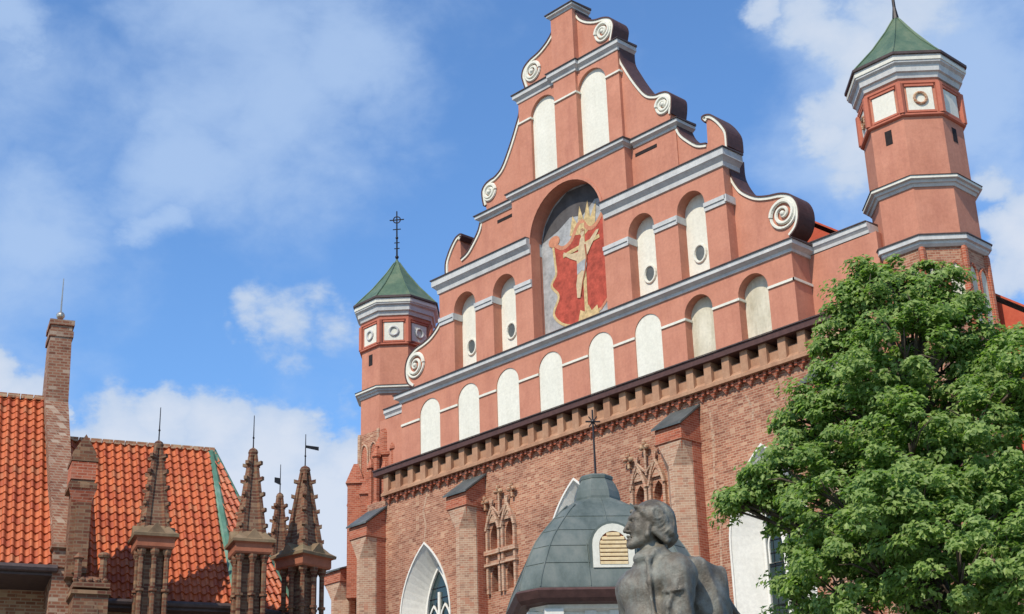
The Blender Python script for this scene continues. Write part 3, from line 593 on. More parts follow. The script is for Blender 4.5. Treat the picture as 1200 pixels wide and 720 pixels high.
# ---- octagonal corner turrets
def turret(X, Y, low_cornice, z_mid):
    T = MB(); T.poly(X, Y, [(1.58, 21.3), (1.58, z_mid + .02)]); T.poly(X, Y, [(1.55, z_mid + .3), (1.55, 27.75)])
    TO = T.build('corner_turret', 'pink_plaster', CH)
    b = MB(); b.poly(X, Y, [(1.62, z_mid), (1.66, z_mid + .1), (1.72, z_mid + .11), (1.74, z_mid + .2), (1.82, z_mid + .21), (1.82, z_mid + .33)])
    if low_cornice: b.poly(X, Y, [(1.66, 21.5), (1.74, 21.58), (1.74, 21.66), (1.83, 21.68), (1.83, 21.84)])
    b.poly(X, Y, [(1.62, 27.72), (1.66, 27.9), (1.74, 27.92), (1.76, 28.14), (1.86, 28.2), (1.88, 28.46)])
    b.build('turret_cornice', 'grey_moulding', TO)
    b = MB(); b.poly(X, Y, [(1.895, 28.27), (1.905, 28.38)]); b.poly(X, Y, [(1.835, z_mid + .22), (1.835, z_mid + .28)]); b.build('white_fillet', 'cream_plaster', TO)
    b = MB(); b.poly(X, Y, [(1.88, 28.46), (1.95, 28.48), (1.95, 28.57), (1.86, 28.62)]); b.poly(X, Y, [(1.86, z_mid + .33), (1.6, z_mid + .42)])
    if low_cornice: b.poly(X, Y, [(1.87, 21.84), (1.87, 21.88), (1.6, 21.96)])
    b.build('flashing', 'dark_flashing', TO)
    b = MB(); b.poly(X, Y, [(1.60, 26.28), (1.66, 26.31), (1.66, 26.37), (1.60, 26.4)]); b.poly(X, Y, [(1.57, 27.48), (1.63, 27.52), (1.63, 27.6), (1.57, 27.64)])
    for k in range(8):   # corner strips framing the panels
        a = R(22.5 + 45 * k); c_ = 1.585 / math.cos(R(22.5)); b.poly(X + c_ * math.cos(a), Y + c_ * math.sin(a), [(.11, 26.38), (.11, 27.5)], 6)
    b.build('turret_band', 'red_reveal', TO)
    RF = MB(); RF.poly(X, Y, [(1.88, 28.57), (1.1, 29.5), (.5, 30.35), (.12, 30.98), (.03, 31.2)]); ro = RF.build('turret_roof', 'green_copper', TO)
    sm = MB()
    for k in range(8):
        a = R(22.5 + 45 * k); c_ = 1 / math.cos(R(22.5)); sm.tube([(X + r_ * c_ * math.cos(a), Y + r_ * c_ * math.sin(a), z) for r_, z in ((1.89, 28.58), (1.1, 29.52), (.5, 30.37), (.12, 31.0))], .03, 5)
    sm.build('roof_seam', 'green_copper', ro)
    for k in range(8):
        a = R(45 * k); n_ = Vector((math.cos(a), math.sin(a), 0)); t_ = Vector((-math.sin(a), math.cos(a), 0)); c0 = Vector((X, Y, 0))
        def P(s_, z, d): q = c0 + n_ * (1.55 + d) + t_ * s_; return (q.x, q.y, z)
        b = MB(); b.rings([[P(-.43, 26.52, d), P(.43, 26.52, d), P(.43, 27.38, d), P(-.43, 27.38, d)] for d in (-.02, .03)]); pn = b.build('niche_panel', 'cream_plaster', TO)
        b = MB()
        for q in (((-.49, 26.46), (.49, 26.46)), ((-.49, 27.44), (.49, 27.44))): b.rings([[P(q[0][0], q[0][1] - .035, d), P(q[1][0], q[1][1] - .035, d), P(q[1][0], q[1][1] + .035, d), P(q[0][0], q[0][1] + .035, d)] for d in (-.02, .07)])
        b.build('panel_frame', 'red_reveal', TO)
        ringed = (k % 2 == 1) if X > 0 else True
        if ringed:
            b = MB(); pts = [P(.2 * math.cos(q), 26.95 + .21 * math.sin(q), .06) for q in np.linspace(0, 2 * math.pi, 19)]
            b.tube(pts, .05, 6); b.build('panel_ring', 'old_brick' if X > 0 else 'grey_moulding', pn)
        if k % 2 == 0:
            b = MB(); b.rings([[P(s_, z, d) for s_, z in ((-.13, 25.5), (.13, 25.5), (.13, 26.02), (-.13, 26.02))] for d in (-.02, .012)]); b.build('slit_window', 'dark_hole', TO)
            b = MB(); b.rings([[P(s_, z, d) for s_, z in ((-.13, 22.6), (.13, 22.6), (.13, 23.3), (.0, 23.5), (-.13, 23.3))] for d in (-.02, .015)])
            if X < 0: b.build('slit_window', 'dark_hole', TO)
    # brick stage below
    b = MB(); zt = 21.5 if low_cornice else 22.35
    b.poly(X, Y, [(1.66, 0), (1.66, 18.3), (1.60, 18.35), (1.60, zt - .02), (1.5, zt + .02)]); BO = b.build('brick_stage', 'church_brick', TO)
    b = MB(); q = MB()
    for k in range(8):
        a = R(45 * k); n_ = Vector((math.cos(a), math.sin(a), 0)); t_ = Vector((-math.sin(a), math.cos(a), 0)); c0 = Vector((X, Y, 0))
        def P(s_, z, d): p__ = c0 + n_ * (1.60 + d) + t_ * s_; return (p__.x, p__.y, z)
        for s0 in (-.32, .32):
            z0 = 18.9; top = zt - .45
            out = parch(s0, .5, z0, top - .5, .42, 6); b.rings([[P(s_, z, d) for s_, z in out] for d in (-.03, .012)])
            for i in range(1, len(out) - 1): q.tube([P(out[i][0], out[i][1], .03), P(out[i + 1][0], out[i + 1][1], .03)], .05, 5)
            q.tube([P(s0 - .25, z0, .03), P(s0 - .25, top - .5, .03)], .05, 5)
    for k in range(8):
        a = R(22.5 + 45 * k); c_ = 1.62 / math.cos(R(22.5)); q.poly(X + c_ * math.cos(a), Y + c_ * math.sin(a), [(.10, 18.3), (.10, zt - .1), (.08, zt)], 6)
    b.build('blind_arch', 'aged_cream' if low_cornice else 'red_brick', BO); q.build('brick_rib', 'red_brick' if low_cornice else 'tan_brick', BO)
    return TO
TR = turret(13.85, 2.7, True, 23.66); TL = turret(-13.85, 2.7, False, 23.98)
b = MB(); b.tube([(-13.85, 2.7, 31.0), (-13.85, 2.7, 33.7)], [.045, .03], 6)
b.ball((-13.85, 2.7, 31.3), .09); b.ball((-13.85, 2.7, 32.3), .07)
b.tube([(-14.12, 2.48, 33.25), (-13.58, 2.92, 33.25)], .03, 5); b.tube([(-14.0, 2.58, 32.75), (-13.7, 2.82, 32.75)], .025, 5)
pts = [(-13.85 + .17 * math.cos(a) * .77, 2.7 + .17 * math.cos(a) * .64, 33.25 + .17 * math.sin(a)) for a in np.linspace(0, 2 * math.pi, 13)]; b.tube(pts, .03, 5)
for dz in (31.75, 32.05): b.tube([(-13.95, 2.62, dz), (-13.75, 2.78, dz)], .025, 5)
b.build('iron_cross', 'iron', TL)
b = MB(); b.tube([(13.85, 2.7, 31.0), (13.85, 2.7, 31.5), (13.85, 2.7, 33.7)], [.13, .06, .03], 8); b.ball((13.85, 2.7, 32.6), .1); b.tube([(13.6, 2.5, 33.2), (14.1, 2.9, 33.2)], .03, 5); b.build('iron_cross', 'iron', TR)
# ragged brick stage and corner pinnacles on the left corner, below the turret
b = MB()
b.poly(-12.75, 1.25, [(.42, 17.5), (.42, 20.9), (.50, 20.95), (.50, 21.1), (.36, 21.12), (.36, 22.0), (.30, 22.2)], 8)
for q in ((-12.35, .75, 20.6), (-12.75, .62, 21.3), (-13.25, .72, 20.9), (-12.15, 1.1, 21.6), (-13.1, 1.05, 21.9)): b.poly(q[0], q[1], [(.13, 16.5), (.13, 18.6), (.18, 18.65), (.18, 18.8), (.12, 18.85), (.12, q[2] - .5), (.19, q[2] - .45), (.16, q[2] - .3), (.04, q[2])], 6)
b.poly(-14.6, .95, [(.34, 15), (.34, 20.0), (.42, 20.05), (.1, 21.0)], 4, 0); b.poly(-13.6, .8, [(.26, 15), (.26, 19.3), (.34, 19.35), (.06, 20.4)], 4, 0); b.poly(-15.5, 1.6, [(.26, 15), (.26, 19.3), (.34, 19.35), (.06, 20.4)], 4, 0)
b.build('corner_pinnacle', 'red_brick', CH)
# ---- tiled nave roof behind the gable
b = MB(); zr = 32.0; e = 18.75
b.add([(0, 4, zr), (-13.9, 4, 21.45), (-13.9, 45, 21.45), (0, 45, zr), (17.5, 4, e), (17.5, 45, e), (0, 4, zr - .08), (-13.9, 4, 21.37), (17.5, 4, e - .08)],
      [(0, 1, 2, 3), (0, 3, 5, 4), (0, 4, 8, 6), (0, 6, 7, 1)])
b.build('nave_roof', 'red_roof', CH)
b = MB(); b.slab([(-13.5, 0.3), (17.2, 0.3), (17.3, 18.6), (0, 31.75), (-13.5, 21.5)], [], 4.03, 4.4); b.build('rear_gable_wall', 'red_roof', CH)
b = MB(); b.box(15.2, 17.3, 4.4, 45, 0, 18.4); b.build('aisle', 'church_brick', CH)
# ================================================================== GOTHIC BRICK CHURCH (left)
GA = thing('church', 'low gothic brick church with orange pantile roofs, slender spiked pinnacles and copper hip', 'church', (-1.47, -18.54, 0), R(68))
def pantiles(name, A0, A1, B0, B1, par, pw=.255, ph=.33):
    A0, A1, B0, B1 = map(Vector, (A0, A1, B0, B1)); e1 = (A1 - A0).normalized(); up = (B0 - A0) - e1 * (B0 - A0).dot(e1); H = up.length; e2 = up / H; nz = e1.cross(e2)
    if nz.z < 0: nz = -nz
    fx = lambda q: (q - A0).dot(e1)
    l0, l1, r0, r1 = 0, fx(B0), fx(A1), fx(B1); rows = int(H / ph) + 1; mb = MB(); mb.uv = []; K = 8
    prof = [0, .75, 1, .75, .1, -.45, -.55, -.35]
    for r_ in range(rows):
        t0 = r_ * ph; t1 = min(H, t0 + ph * 1.08)
        if t0 >= H - .02: break
        xl = min(l0 + (l1 - l0) * t0 / H, l0 + (l1 - l0) * t1 / H) if l1 < l0 else max(l0 + (l1 - l0) * t0 / H, 0); xr = r0 + (r1 - r0) * (t0 + t1) / 2 / H
        xl = l0 + (l1 - l0) * (t0 + t1) / 2 / H
        k0 = math.floor(xl / pw * K); k1 = math.ceil(xr / pw * K); o = len(mb.v); cnt = 0
        for k in range(k0, k1 + 1):
            x = min(max(k * pw / K, xl), xr); hh = prof[k % K] * .062
            wob = .006 * math.sin(k // K * 12.9 + r_ * 78.2)
            for t_, l_ in ((t0, .05 + wob), (t0, -.0), (t0 + (t1 - t0) * .5, .03 + wob), (t1, .0)):
                q = A0 + e1 * x + e2 * t_ + nz * (hh + l_ if l_ else hh * (1 if t_ > t0 else 0) - (.02 if t_ == t0 else 0)); mb.v.append(tuple(q))
            cnt += 1
        for i in range(cnt - 1):
            a_ = o + i * 4; c_ = a_ + 4; kk = (k0 + i) // K
            for f_ in ((a_ + 1, c_ + 1, c_, a_), (a_, c_, c_ + 2, a_ + 2), (a_ + 2, c_ + 2, c_ + 3, a_ + 3)):
                mb.f.append(f_); mb.uv.append((kk + .5, r_ + .5))
    return mb.build(name, 'pantile', par)
pantiles('nave_roof', (-9, -.2, 11.45), (-1.2, -.2, 11.45), (-9, 4.3, 17.75), (-1.42, 4.3, 17.75), GA)
pantiles('chancel_roof', (-.9, 0, 10.63), (4.05, 0, 10.63), (-.9, 4, 16.4), (3.82, 4, 16.4), GA)
pantiles('apse_roof', (4.12, 0, 10.63), (6.15, 1.15, 10.63), (3.88, 3.95, 16.35), (3.9, 4.0, 16.35), GA)
b = MB()
# rear slopes and apse rear faces
b.add([(-9, 4.3, 17.72), (-1.42, 4.3, 17.72), (-1.2, 8.8, 11.45), (-9, 8.8, 11.45)], [(0, 1, 2, 3)]); b.add([(-.9, 4, 16.37), (3.85, 4, 16.37), (4.1, 8, 10.6), (-.9, 8, 10.6)], [(0, 1, 2, 3)])
b.add([(3.88, 4, 16.36), (6.15, 1.18, 10.63), (7.1, 4, 10.63), (6.15, 6.85, 10.63), (4.1, 8, 10.6)], [(0, 1, 2), (0, 2, 3), (0, 3, 4)])
b.build('rear_roof', 'red_roof', GA)
b = MB(); b.add([(-9, .25, 11.3), (-1.2, .25, 11.3), (-1.2, 4.3, 17.2), (-9, 4.3, 17.2)], [(0, 1, 2, 3)]); b.build('roof_boarding', 'dark_hole', GA)
b = MB(); rg = [(x, 4.3, 17.80) for x in np.arange(-9, -1.3, .4)]
for q in rg: b.box(q[0], q[0] + .37, 4.18, 4.42, 17.72, 17.86)
b.build('ridge_tile', 'old_brick', GA); b = MB()
for x in np.arange(-.7, 3.7, .36): b.box(x, x + .33, 3.9, 4.1, 16.36, 16.5)
b.build('ridge_tile', 'old_brick', GA)
b = MB(); b.tube([(3.82, 4, 16.45), (3.95, 2, 13.56), (4.1, -.05, 10.68)], .13, 6, .5); b.tube([(3.9, 4, 16.45), (5.05, 2.6, 13.5), (6.15, 1.15, 10.65)], .1, 6, .5); b.build('copper_hip', 'verdigris', GA)
# walls, eaves and gutters
b = MB(); b.rings([[(x, y, z) for x, y in ((-9, 1.7), (-.8, 1.7), (-.8, 8.2), (-9, 8.2))] for z in (0, 11.2)])
b.rings([[(x, y, z) for x, y in ((-.8, .35), (4.0, .35), (5.85, 1.35), (6.7, 4), (5.85, 6.6), (4.0, 7.7), (-.8, 7.7))] for z in (0, 10.4)])
b.slab([(-1.3, 11), (-1.3, 11.2)], [], 0, 1) if False else None
b.build('brick_wall', 'old_brick', GA)
b = MB(); b.box(-9, -1.15, -.42, 1.8, 11.12, 11.38); b.box(-.85, 4.1, -.24, .5, 10.34, 10.56); b.build('eave', 'dark_flashing', GA)
b = MB(); b.tube([(-9, -.5, 11.3), (-1.1, -.5, 11.3)], .11, 8); b.tube([(-.4, -.3, 10.5), (4.1, -.3, 10.5)], .09, 8); b.tube([(4.1, -.3, 10.5), (6.3, 1.0, 10.5)], .09, 8)
b.tube([(-1.15, -.35, 11.3), (-1.2, -.2, 14.4), (-1.44, 4.2, 17.9)][:1] + [(-1.17, -.3, 11.2), (-1.17, -.3, 9.5)], .06, 6)
b.build('gutter', 'dark_flashing', GA)
# parapet gable between nave and chancel, rising to a tall stack
b = MB()
sec = [(-.25, 10.6), (-.25, 12.1), (3.55, 17.5), (3.75, 19.9), (4.9, 19.9), (5.1, 17.5), (8.6, 12.1), (8.6, 10.6)]
left = {10.6: -1.2, 12.1: -1.22, 17.5: -1.50, 19.9: -1.50}; right = {10.6: -.62, 12.1: -.62, 17.5: -.80, 19.9: -.84}
b.rings([[(left[z], y, z) for y, z in sec], [(right[z], y, z) for y, z in sec]])
b.box(-1.55, -.79, 3.7, 4.95, 19.75, 19.95); b.box(-1.5, -.84, 3.75, 4.9, 19.95, 20.15); b.box(-1.56, -.78, 3.7, 4.95, 20.15, 20.33)
b.build('stack_gable', 'pale_old_brick', GA)
b = MB(); b.box(-1.25, -.6, -.5, .4, 9.5, 10.7); b.box(-1.22, -.68, -.45, .3, 10.7, 11.9); b.box(-1.3, -.55, -.55, .4, 11.9, 12.0); b.box(-1.3, -.6, -.5, .5, 11.35, 11.42); b.build('stepped_kneeler', 'pale_old_brick', GA)
b = MB(); b.ball((-1.2, 4.3, 20.68), .14); b.tube([(-1.2, 4.3, 20.3), (-1.2, 4.3, 20.7), (-1.2, 4.3, 22.0)], [.04, .03, .015], 6); b.build('ball_finial', 'gold_ball', GA)
# gabled buttress head beside the stack
b = MB(); cx_, cy_ = -.66, -.85
b.slab([(cx_ - .3, 13.65), (cx_ + .34, 13.65), (cx_ + .34, 14.55), (cx_ + .02, 15.08), (cx_ - .3, 14.55)], [], cy_ - .2, cy_ + .75, back=True)
b.box(cx_ - .24, cx_ + .3, cy_ - .12, cy_ + .7, 11.0, 13.5); b.box(cx_ - .36, cx_ + .42, cy_ - .26, cy_ + .8, 13.5, 13.65); b.box(cx_ - .34, cx_ + .40, cy_ - .24, cy_ + .8, 14.28, 14.4)
BU = b.build('buttress_head', 'weathered_brick', GA)
b = MB(); b.box(cx_ - .32, cx_ + .36, cy_ - .23, cy_ + .76, 13.75, 14.25); b.add([(cx_ - .36, cy_ - .24, 13.5), (cx_ - .24, cy_ - .12, 13.1), (cx_ + .42, cy_ - .24, 13.5), (cx_ + .3, cy_ - .12, 13.1)], [(0, 2, 3, 1)]); b.build('terracotta_block', 'red_brick', BU)
b = MB(); b.box(cx_ - .10, cx_ + .30, cy_ - .2, cy_ - .1, 11.1, 13.1); b.build('stone_strip', 'weathered_brick', BU)
b = MB(); b.box(-.72, .2, -1.65, -.4, 9.0, 10.4); b.build('buttress_base', 'weathered_brick', GA)
b = MB(); b.slab(parch(-.26, .42, 8.9, 9.9, .35, 6), [], -1.67, -1.5); b.build('blind_arch', 'dark_brick', GA)
b = MB(); b.box(-.8, .26, -1.72, -.35, 10.4, 10.5); b.box(-.76, .22, -1.68, -.38, 10.58, 10.72)
b.rings([[(-.74, -1.66, 10.72), (.2, -1.66, 10.72), (.2, -.4, 10.72), (-.74, -.4, 10.72)], [(-.4, -1.2, 10.98), (-.12, -1.2, 10.98), (-.12, -.8, 10.98), (-.4, -.8, 10.98)]])
b.ball((.05, -1.3, 11.55), .17, 10, 6, (1, 1, .6)); b.poly(.05, -1.3, [(.1, 10.7), (.09, 11.5)], 6); b.poly(-.62, -1.3, [(.1, 10.7), (.09, 11.4), (.14, 11.45), (.03, 11.6)], 6)
for i in range(5): b.ball((-.7 + .2 * i, -1.6, 10.80), .08, 6, 4)
b.build('buttress_crown', 'weathered_brick', GA)
# ---- pinnacles
def pinnacle(x, y, dz=0, rot=0, wd=1.0, h=2.6, vane=0, name='pinnacle'):
    b = MB(); zc = 11.8 + dz
    b.poly(x, y, [(.26 * wd, 6.5), (.26 * wd, zc)], 4, 45 + rot)
    sh = b.build(name, 'dark_brick', GA)
    b = MB()
    for i in range(8):
        a = R(45 * i + 45 + rot); rr = (.5 if i % 2 == 0 else .40) * wd
        b.tube([(x + rr * math.cos(a), y + rr * math.sin(a), 6.5), (x + rr * math.cos(a), y + rr * math.sin(a), zc - .05)], .075, 6)
        b.poly(x + rr * math.cos(a), y + rr * math.sin(a), [(.07, zc - .22), (.12, zc - .1), (.12, zc)], 6)
        for zz in (zc - 1.2, zc - 2.6): b.poly(x + rr * math.cos(a), y + rr * math.sin(a), [(.11, zz), (.11, zz + .07)], 6)
    b.build('colonnette', 'weathered_brick', sh)
    b = MB(); b.poly(x, y, [(.50 * wd, zc), (.53 * wd, zc + .05), (.53 * wd, zc + .28), (.6 * wd, zc + .32)], 4, 45 + rot); b.build('brick_band', 'band_brick', sh)
    b = MB(); b.poly(x, y, [(.62 * wd, zc + .32), (.63 * wd, zc + .40), (.5 * wd, zc + .5), (.36 * wd, zc + .68)], 4, 45 + rot)
    for i in range(4):
        a = R(90 * i + rot); b.rings([[(x + .60 * wd * math.cos(a) + s_ * math.sin(a) * .28 * wd, y + .60 * wd * math.sin(a) - s_ * math.cos(a) * .28 * wd, zc + z_) for s_, z_ in ((-1, .38), (1, .38), (0, .72))],
                                      [(x + .2 * math.cos(a) + s_ * math.sin(a) * .2 * wd, y + .2 * math.sin(a) - s_ * math.cos(a) * .2 * wd, zc + z_) for s_, z_ in ((-1, .6), (1, .6), (0, .75))]])
    b.build('cap_stone', 'mossy_stone', sh)
    z0 = zc + .55; z1 = z0 + h
    b = MB(); b.poly(x, y, [(.33 * wd, z0), (.05 * wd, z1)], 4, 45 + rot)
    sp = b.build('spire', 'dark_brick', sh)
    b = MB()
    for i in range(4):
        a = R(90 * i + 45 + rot)
        b.tube([(x + .42 * wd * math.cos(a), y + .42 * wd * math.sin(a), z0), (x + .08 * wd * math.cos(a), y + .08 * wd * math.sin(a), z1)], [.13 * wd, .06], 5)
    b.build('spire_rib', 'weathered_brick', sp)
    b = MB()
    for i in range(4):
        a = R(90 * i + 45 + rot)
        for k in range(5):
            t = (k + .55) / 5.4; rr = (.43 * (1 - t) + .10 * t) * wd + .035; zz = z0 + (z1 - z0) * t
            b.rings([[(x + (rr + q) * math.cos(a) + s_ * math.sin(a), y + (rr + q) * math.sin(a) - s_ * math.cos(a), zz + v_) for q, s_, v_ in ((-.06, -.06, -.06), (-.06, .06, -.06), (.13, .055, .0), (.13, -.055, .0))],
                     [(x + (rr + q) * math.cos(a) + s_ * math.sin(a), y + (rr + q) * math.sin(a) - s_ * math.cos(a), zz + v_) for q, s_, v_ in ((-.06, -.06, .05), (-.06, .06, .05), (.13, .055, .10), (.13, -.055, .10))]])
    b.poly(x, y, [(.11 * wd, z1 - .12), (.14 * wd, z1), (.11 * wd, z1 + .08), (.03, z1 + .14)], 8)
    b.build('crocket', 'dark_brick', sp)
    b = MB(); b.tube([(x, y, z1), (x, y, z1 + 1.15)], [.022, .012], 5); b.ball((x, y, z1 + .45), .035, 6, 4)
    if vane == 1: b.rings([[(x + q * .38, y + q * .92, z1 + .78 + v_) for q, v_ in ((.0, -.03), (.42, -.10), (.42, .06), (0, .04))], [(x + q * .38 + .015, y + q * .92, z1 + .78 + v_) for q, v_ in ((.0, -.03), (.42, -.10), (.42, .06), (0, .04))]]) if False else b.add([(x, y, z1 + .72), (x + .42, y, z1 + .66), (x + .42, y, z1 + .78), (x, y, z1 + .80), (x, y + .02, z1 + .72), (x + .42, y + .02, z1 + .66), (x + .42, y + .02, z1 + .78), (x, y + .02, z1 + .80)], [(0, 1, 2, 3), (7, 6, 5, 4), (0, 4, 5, 1), (3, 2, 6, 7), (1, 5, 6, 2)])
    if vane == 2: b.add([(x, y, z1 + .42), (x - .2, y, z1 + .5), (x - .2, y, z1 + .68), (x, y, z1 + .66), (x, y + .02, z1 + .42), (x - .2, y + .02, z1 + .5), (x - .2, y + .02, z1 + .68), (x, y + .02, z1 + .66)], [(0, 3, 2, 1), (4, 5, 6, 7), (0, 1, 5, 4), (2, 3, 7, 6)])
    b.build('weather_vane', 'iron', sp)
pinnacle(1.44, -.8, .05); pinnacle(4.22, -.8, .05); pinnacle(6.08, .3, 0, 30, 1.12, 2.55, 1); pinnacle(6.77, 6.6, .9, 0, .9, 2.5, 2)
# ================================================================== DOMED CHAPEL
def ll(px, py, h):   # point at horizontal distance h along a bearing measured in the survey
    v = FW + RT * ((px - 600) / 1814.05) - UP * ((py - 360) / 1814.05); v = v / math.hypot(v.x, v.y); return CAM + v * h
HC = 36.0; c0 = ll(705, 692, HC)
CP = thing('chapel', 'small white chapel with curved dark sheet-metal dome, arched louvred dormer and iron cross', 'chapel', (c0.x, c0.y, 0), R(90 - 128))
def csq(a, z, k=.8): return [(a, -k * a, z), (a, k * a, z), (k * a, a, z), (-k * a, a, z), (-a, k * a, z), (-a, -k * a, z), (-k * a, -a, z), (k * a, -a, z)]
kn = [(2.10, 8.53), (2.10, 8.56), (2.06, 8.76), (1.92, 9.138), (1.66, 9.705), (1.28, 10.22), (.89, 10.66), (.54, 10.96)]
fine_ = resample([(a, z) for a, z in kn[1:]], 5)
b = MB(); b.rings([csq(2.10, 8.5)] + [csq(a, z, .8 if z < 10.6 else .8 - (z - 10.6) * 1.0) for a, z in fine_]); DM = b.build('dome', 'dome_sheet', CP)
b = MB()
ar = lambda zt: float(np.interp(zt, [q[1] for q in fine_], [q[0] for q in fine_]))
for sy, sx2 in ((-.8, 1), (.8, 1), (-1, .8), (1, .8), (-.8, -1), (.8, -1), (-1, -.8), (1, -.8)): b.tube([(a * sx2, a * sy, z) for a, z in fine_[:-4]], .02, 5)
for zt in (9.12, 9.55, 9.97, 10.36): r_ = csq(ar(zt) + .004, zt); b.tube(r_ + [r_[0]], .012, 4)
for yy in (-.56, .56): b.tube([(a + .003, yy, z) for a, z in fine_ if z < 9.6], .014, 4)
b.tube([(a + .003, 0, z) for a, z in fine_ if z > 9.9], .014, 4)
b.build('dome_seam', 'dome_sheet', DM)
b = MB(); b.poly(0, 0, [(.52, 10.88), (.53, 11.02), (.505, 11.18), (.44, 11.36), (.36, 11.5)], 8, 22.5); b.poly(0, 0, [(.38, 11.49), (.39, 11.56), (.35, 11.6), (.05, 11.66)], 8, 22.5); b.build('lantern_cap', 'dome_sheet', CP)
b = MB(); b.tube([(0, 0, 11.6), (0, 0, 13.3)], [.03, .022], 6); b.tube([(0, -.18, 13.0), (0, .18, 13.0)], .022, 5); b.tube([(0, -.1, 12.87), (0, .1, 13.13)], .015, 5); b.tube([(0, .1, 12.87), (0, -.1, 13.13)], .015, 5); b.ball((0, 0, 13.0), .06, 8, 6)
b.build('iron_cross', 'iron', CP)
b = MB(); b.rings([csq(1.86, 8.20), csq(2.06, 8.22), csq(2.13, 8.30), csq(2.20, 8.46), csq(2.17, 8.50), csq(2.11, 8.53)]); b.build('eave', 'brown_metal', CP)
b = MB(); b.rings([csq(1.66, 0), csq(1.66, 7.7), csq(1.74, 7.72), csq(1.74, 7.84), csq(1.70, 7.86), csq(1.70, 8.06), csq(1.84, 8.12), csq(1.86, 8.20)])
for q in csq(1.72, 0): b.poly(q[0], q[1], [(.17, 0), (.17, 7.9), (.21, 7.95), (.21, 8.1)], 4, 45)
for yy in (-.55, .0, .55): b.box(1.66, 1.78, yy - .13, yy + .13, 7.86, 8.08)
b.build('drum', 'white_plaster', CP)
oa = arch(0, .94, 8.98, 9.50, 12); ia = arch(0, .64, 9.05, 9.48, 12)
def turn(t, mat, name, par): d_ = MB(); d_.add([(-v[1], v[0], v[2]) for v in t.v], t.f); return d_.build(name, mat, par)
t = MB(); t.slab(oa, [ia], -2.02, -1.3); DR = turn(t, 'cream_plaster', 'dormer_frame', CP)
t = MB(); t.slab(arch(0, 1.06, 8.96, 9.50, 12), [], -1.985, -.6); turn(t, 'dome_sheet', 'dormer_hood', DR)
t = MB(); t.slab(ia, [], -1.99, -1.8); turn(t, 'band_brick', 'dormer_back', DR)
dm = MB()
for i in range(8):
    z = 9.08 + i * .092; hw = .31 if z < 9.46 else math.sqrt(max(.0, .312 ** 2 - (z + .03 - 9.48) ** 2)); dm.rings([[(1.995, y, z + .0), (2.03, y, z - .03), (2.03, y, z + .025), (1.995, y, z + .05)] for y in (-hw, hw)])
dm.build('louvre', 'louvre', DR)
# ================================================================== STATUE (signed-distance modelling, surface nets)
def nets(F, lo, hi, st):
    xs = [np.arange(lo[i], hi[i] + st, st) for i in range(3)]; X, Y, Z = np.meshgrid(*xs, indexing='ij'); V = F(X, Y, Z).astype(np.float32); n = V.shape
    ins = V < 0; c = [n[0] - 1, n[1] - 1, n[2] - 1]; cnt = np.zeros(c, np.int8); pos = np.zeros((*c, 3)); ne = np.zeros(c)
    sl_ = lambda o: ins[o[0]:o[0] + c[0], o[1]:o[1] + c[1], o[2]:o[2] + c[2]]; vl = lambda o: V[o[0]:o[0] + c[0], o[1]:o[1] + c[1], o[2]:o[2] + c[2]]
    cs = [(i, j, k) for i in (0, 1) for j in (0, 1) for k in (0, 1)]
    for q in cs: cnt += sl_(q)
    act = (cnt > 0) & (cnt < 8)
    for q in cs:
        for ax in range(3):
            if q[ax]: continue
            q2 = list(q); q2[ax] = 1; a, b_ = vl(q), vl(q2); cr = (a < 0) != (b_ < 0); t = np.where(cr, a / np.where(cr, a - b_, 1), 0)
            for d in range(3): pos[..., d] += np.where(cr, q[d] + (t if d == ax else 0), 0)
            ne += cr
    idx = -np.ones(c, int); idx[act] = np.arange(act.sum()); I = np.argwhere(act); P = (I + pos[act] / ne[act][:, None]) * st + np.array(lo); faces = []
    for ax in range(3):
        u, v = (ax + 1) % 3, (ax + 2) % 3; s0 = [slice(None)] * 3; s1 = [slice(None)] * 3; s0[ax] = slice(0, -1); s1[ax] = slice(1, None)
        A, B = ins[tuple(s0)], ins[tuple(s1)]; E_ = np.argwhere(A != B)
        E_ = E_[(E_[:, u] > 0) & (E_[:, v] > 0) & (E_[:, u] < n[u] - 1) & (E_[:, v] < n[v] - 1)]
        dirn = A[tuple(E_.T)]; q = []
        for du, dv in ((0, 0), (1, 0), (1, 1), (0, 1)):
            e_ = E_.copy(); e_[:, u] -= du; e_[:, v] -= dv; q.append(idx[tuple(e_.T)])
        q = np.stack(q, 1); q = np.where(dirn[:, None], q, q[:, ::-1]); faces.append(q)
    return P, np.concatenate(faces)
def smin(a, b_, k): h = np.clip(.5 + .5 * (b_ - a) / k, 0, 1); return b_ + (a - b_) * h - k * h * (1 - h)
def ell(X, Y, Z, c, r): 
    k0 = np.sqrt(((X - c[0]) / r[0]) ** 2 + ((Y - c[1]) / r[1]) ** 2 + ((Z - c[2]) / r[2]) ** 2); return (k0 - 1) * min(r)
def cap(X, Y, Z, a, b_, ra, rb):
    ax, ay, az = [b_[i] - a[i] for i in range(3)]; h = np.clip(((X - a[0]) * ax + (Y - a[1]) * ay + (Z - a[2]) * az) / (ax * ax + ay * ay + az * az), 0, 1)
    return np.sqrt((X - a[0] - ax * h) ** 2 + (Y - a[1] - ay * h) ** 2 + (Z - a[2] - az * h) ** 2) - (ra + (rb - ra) * h)
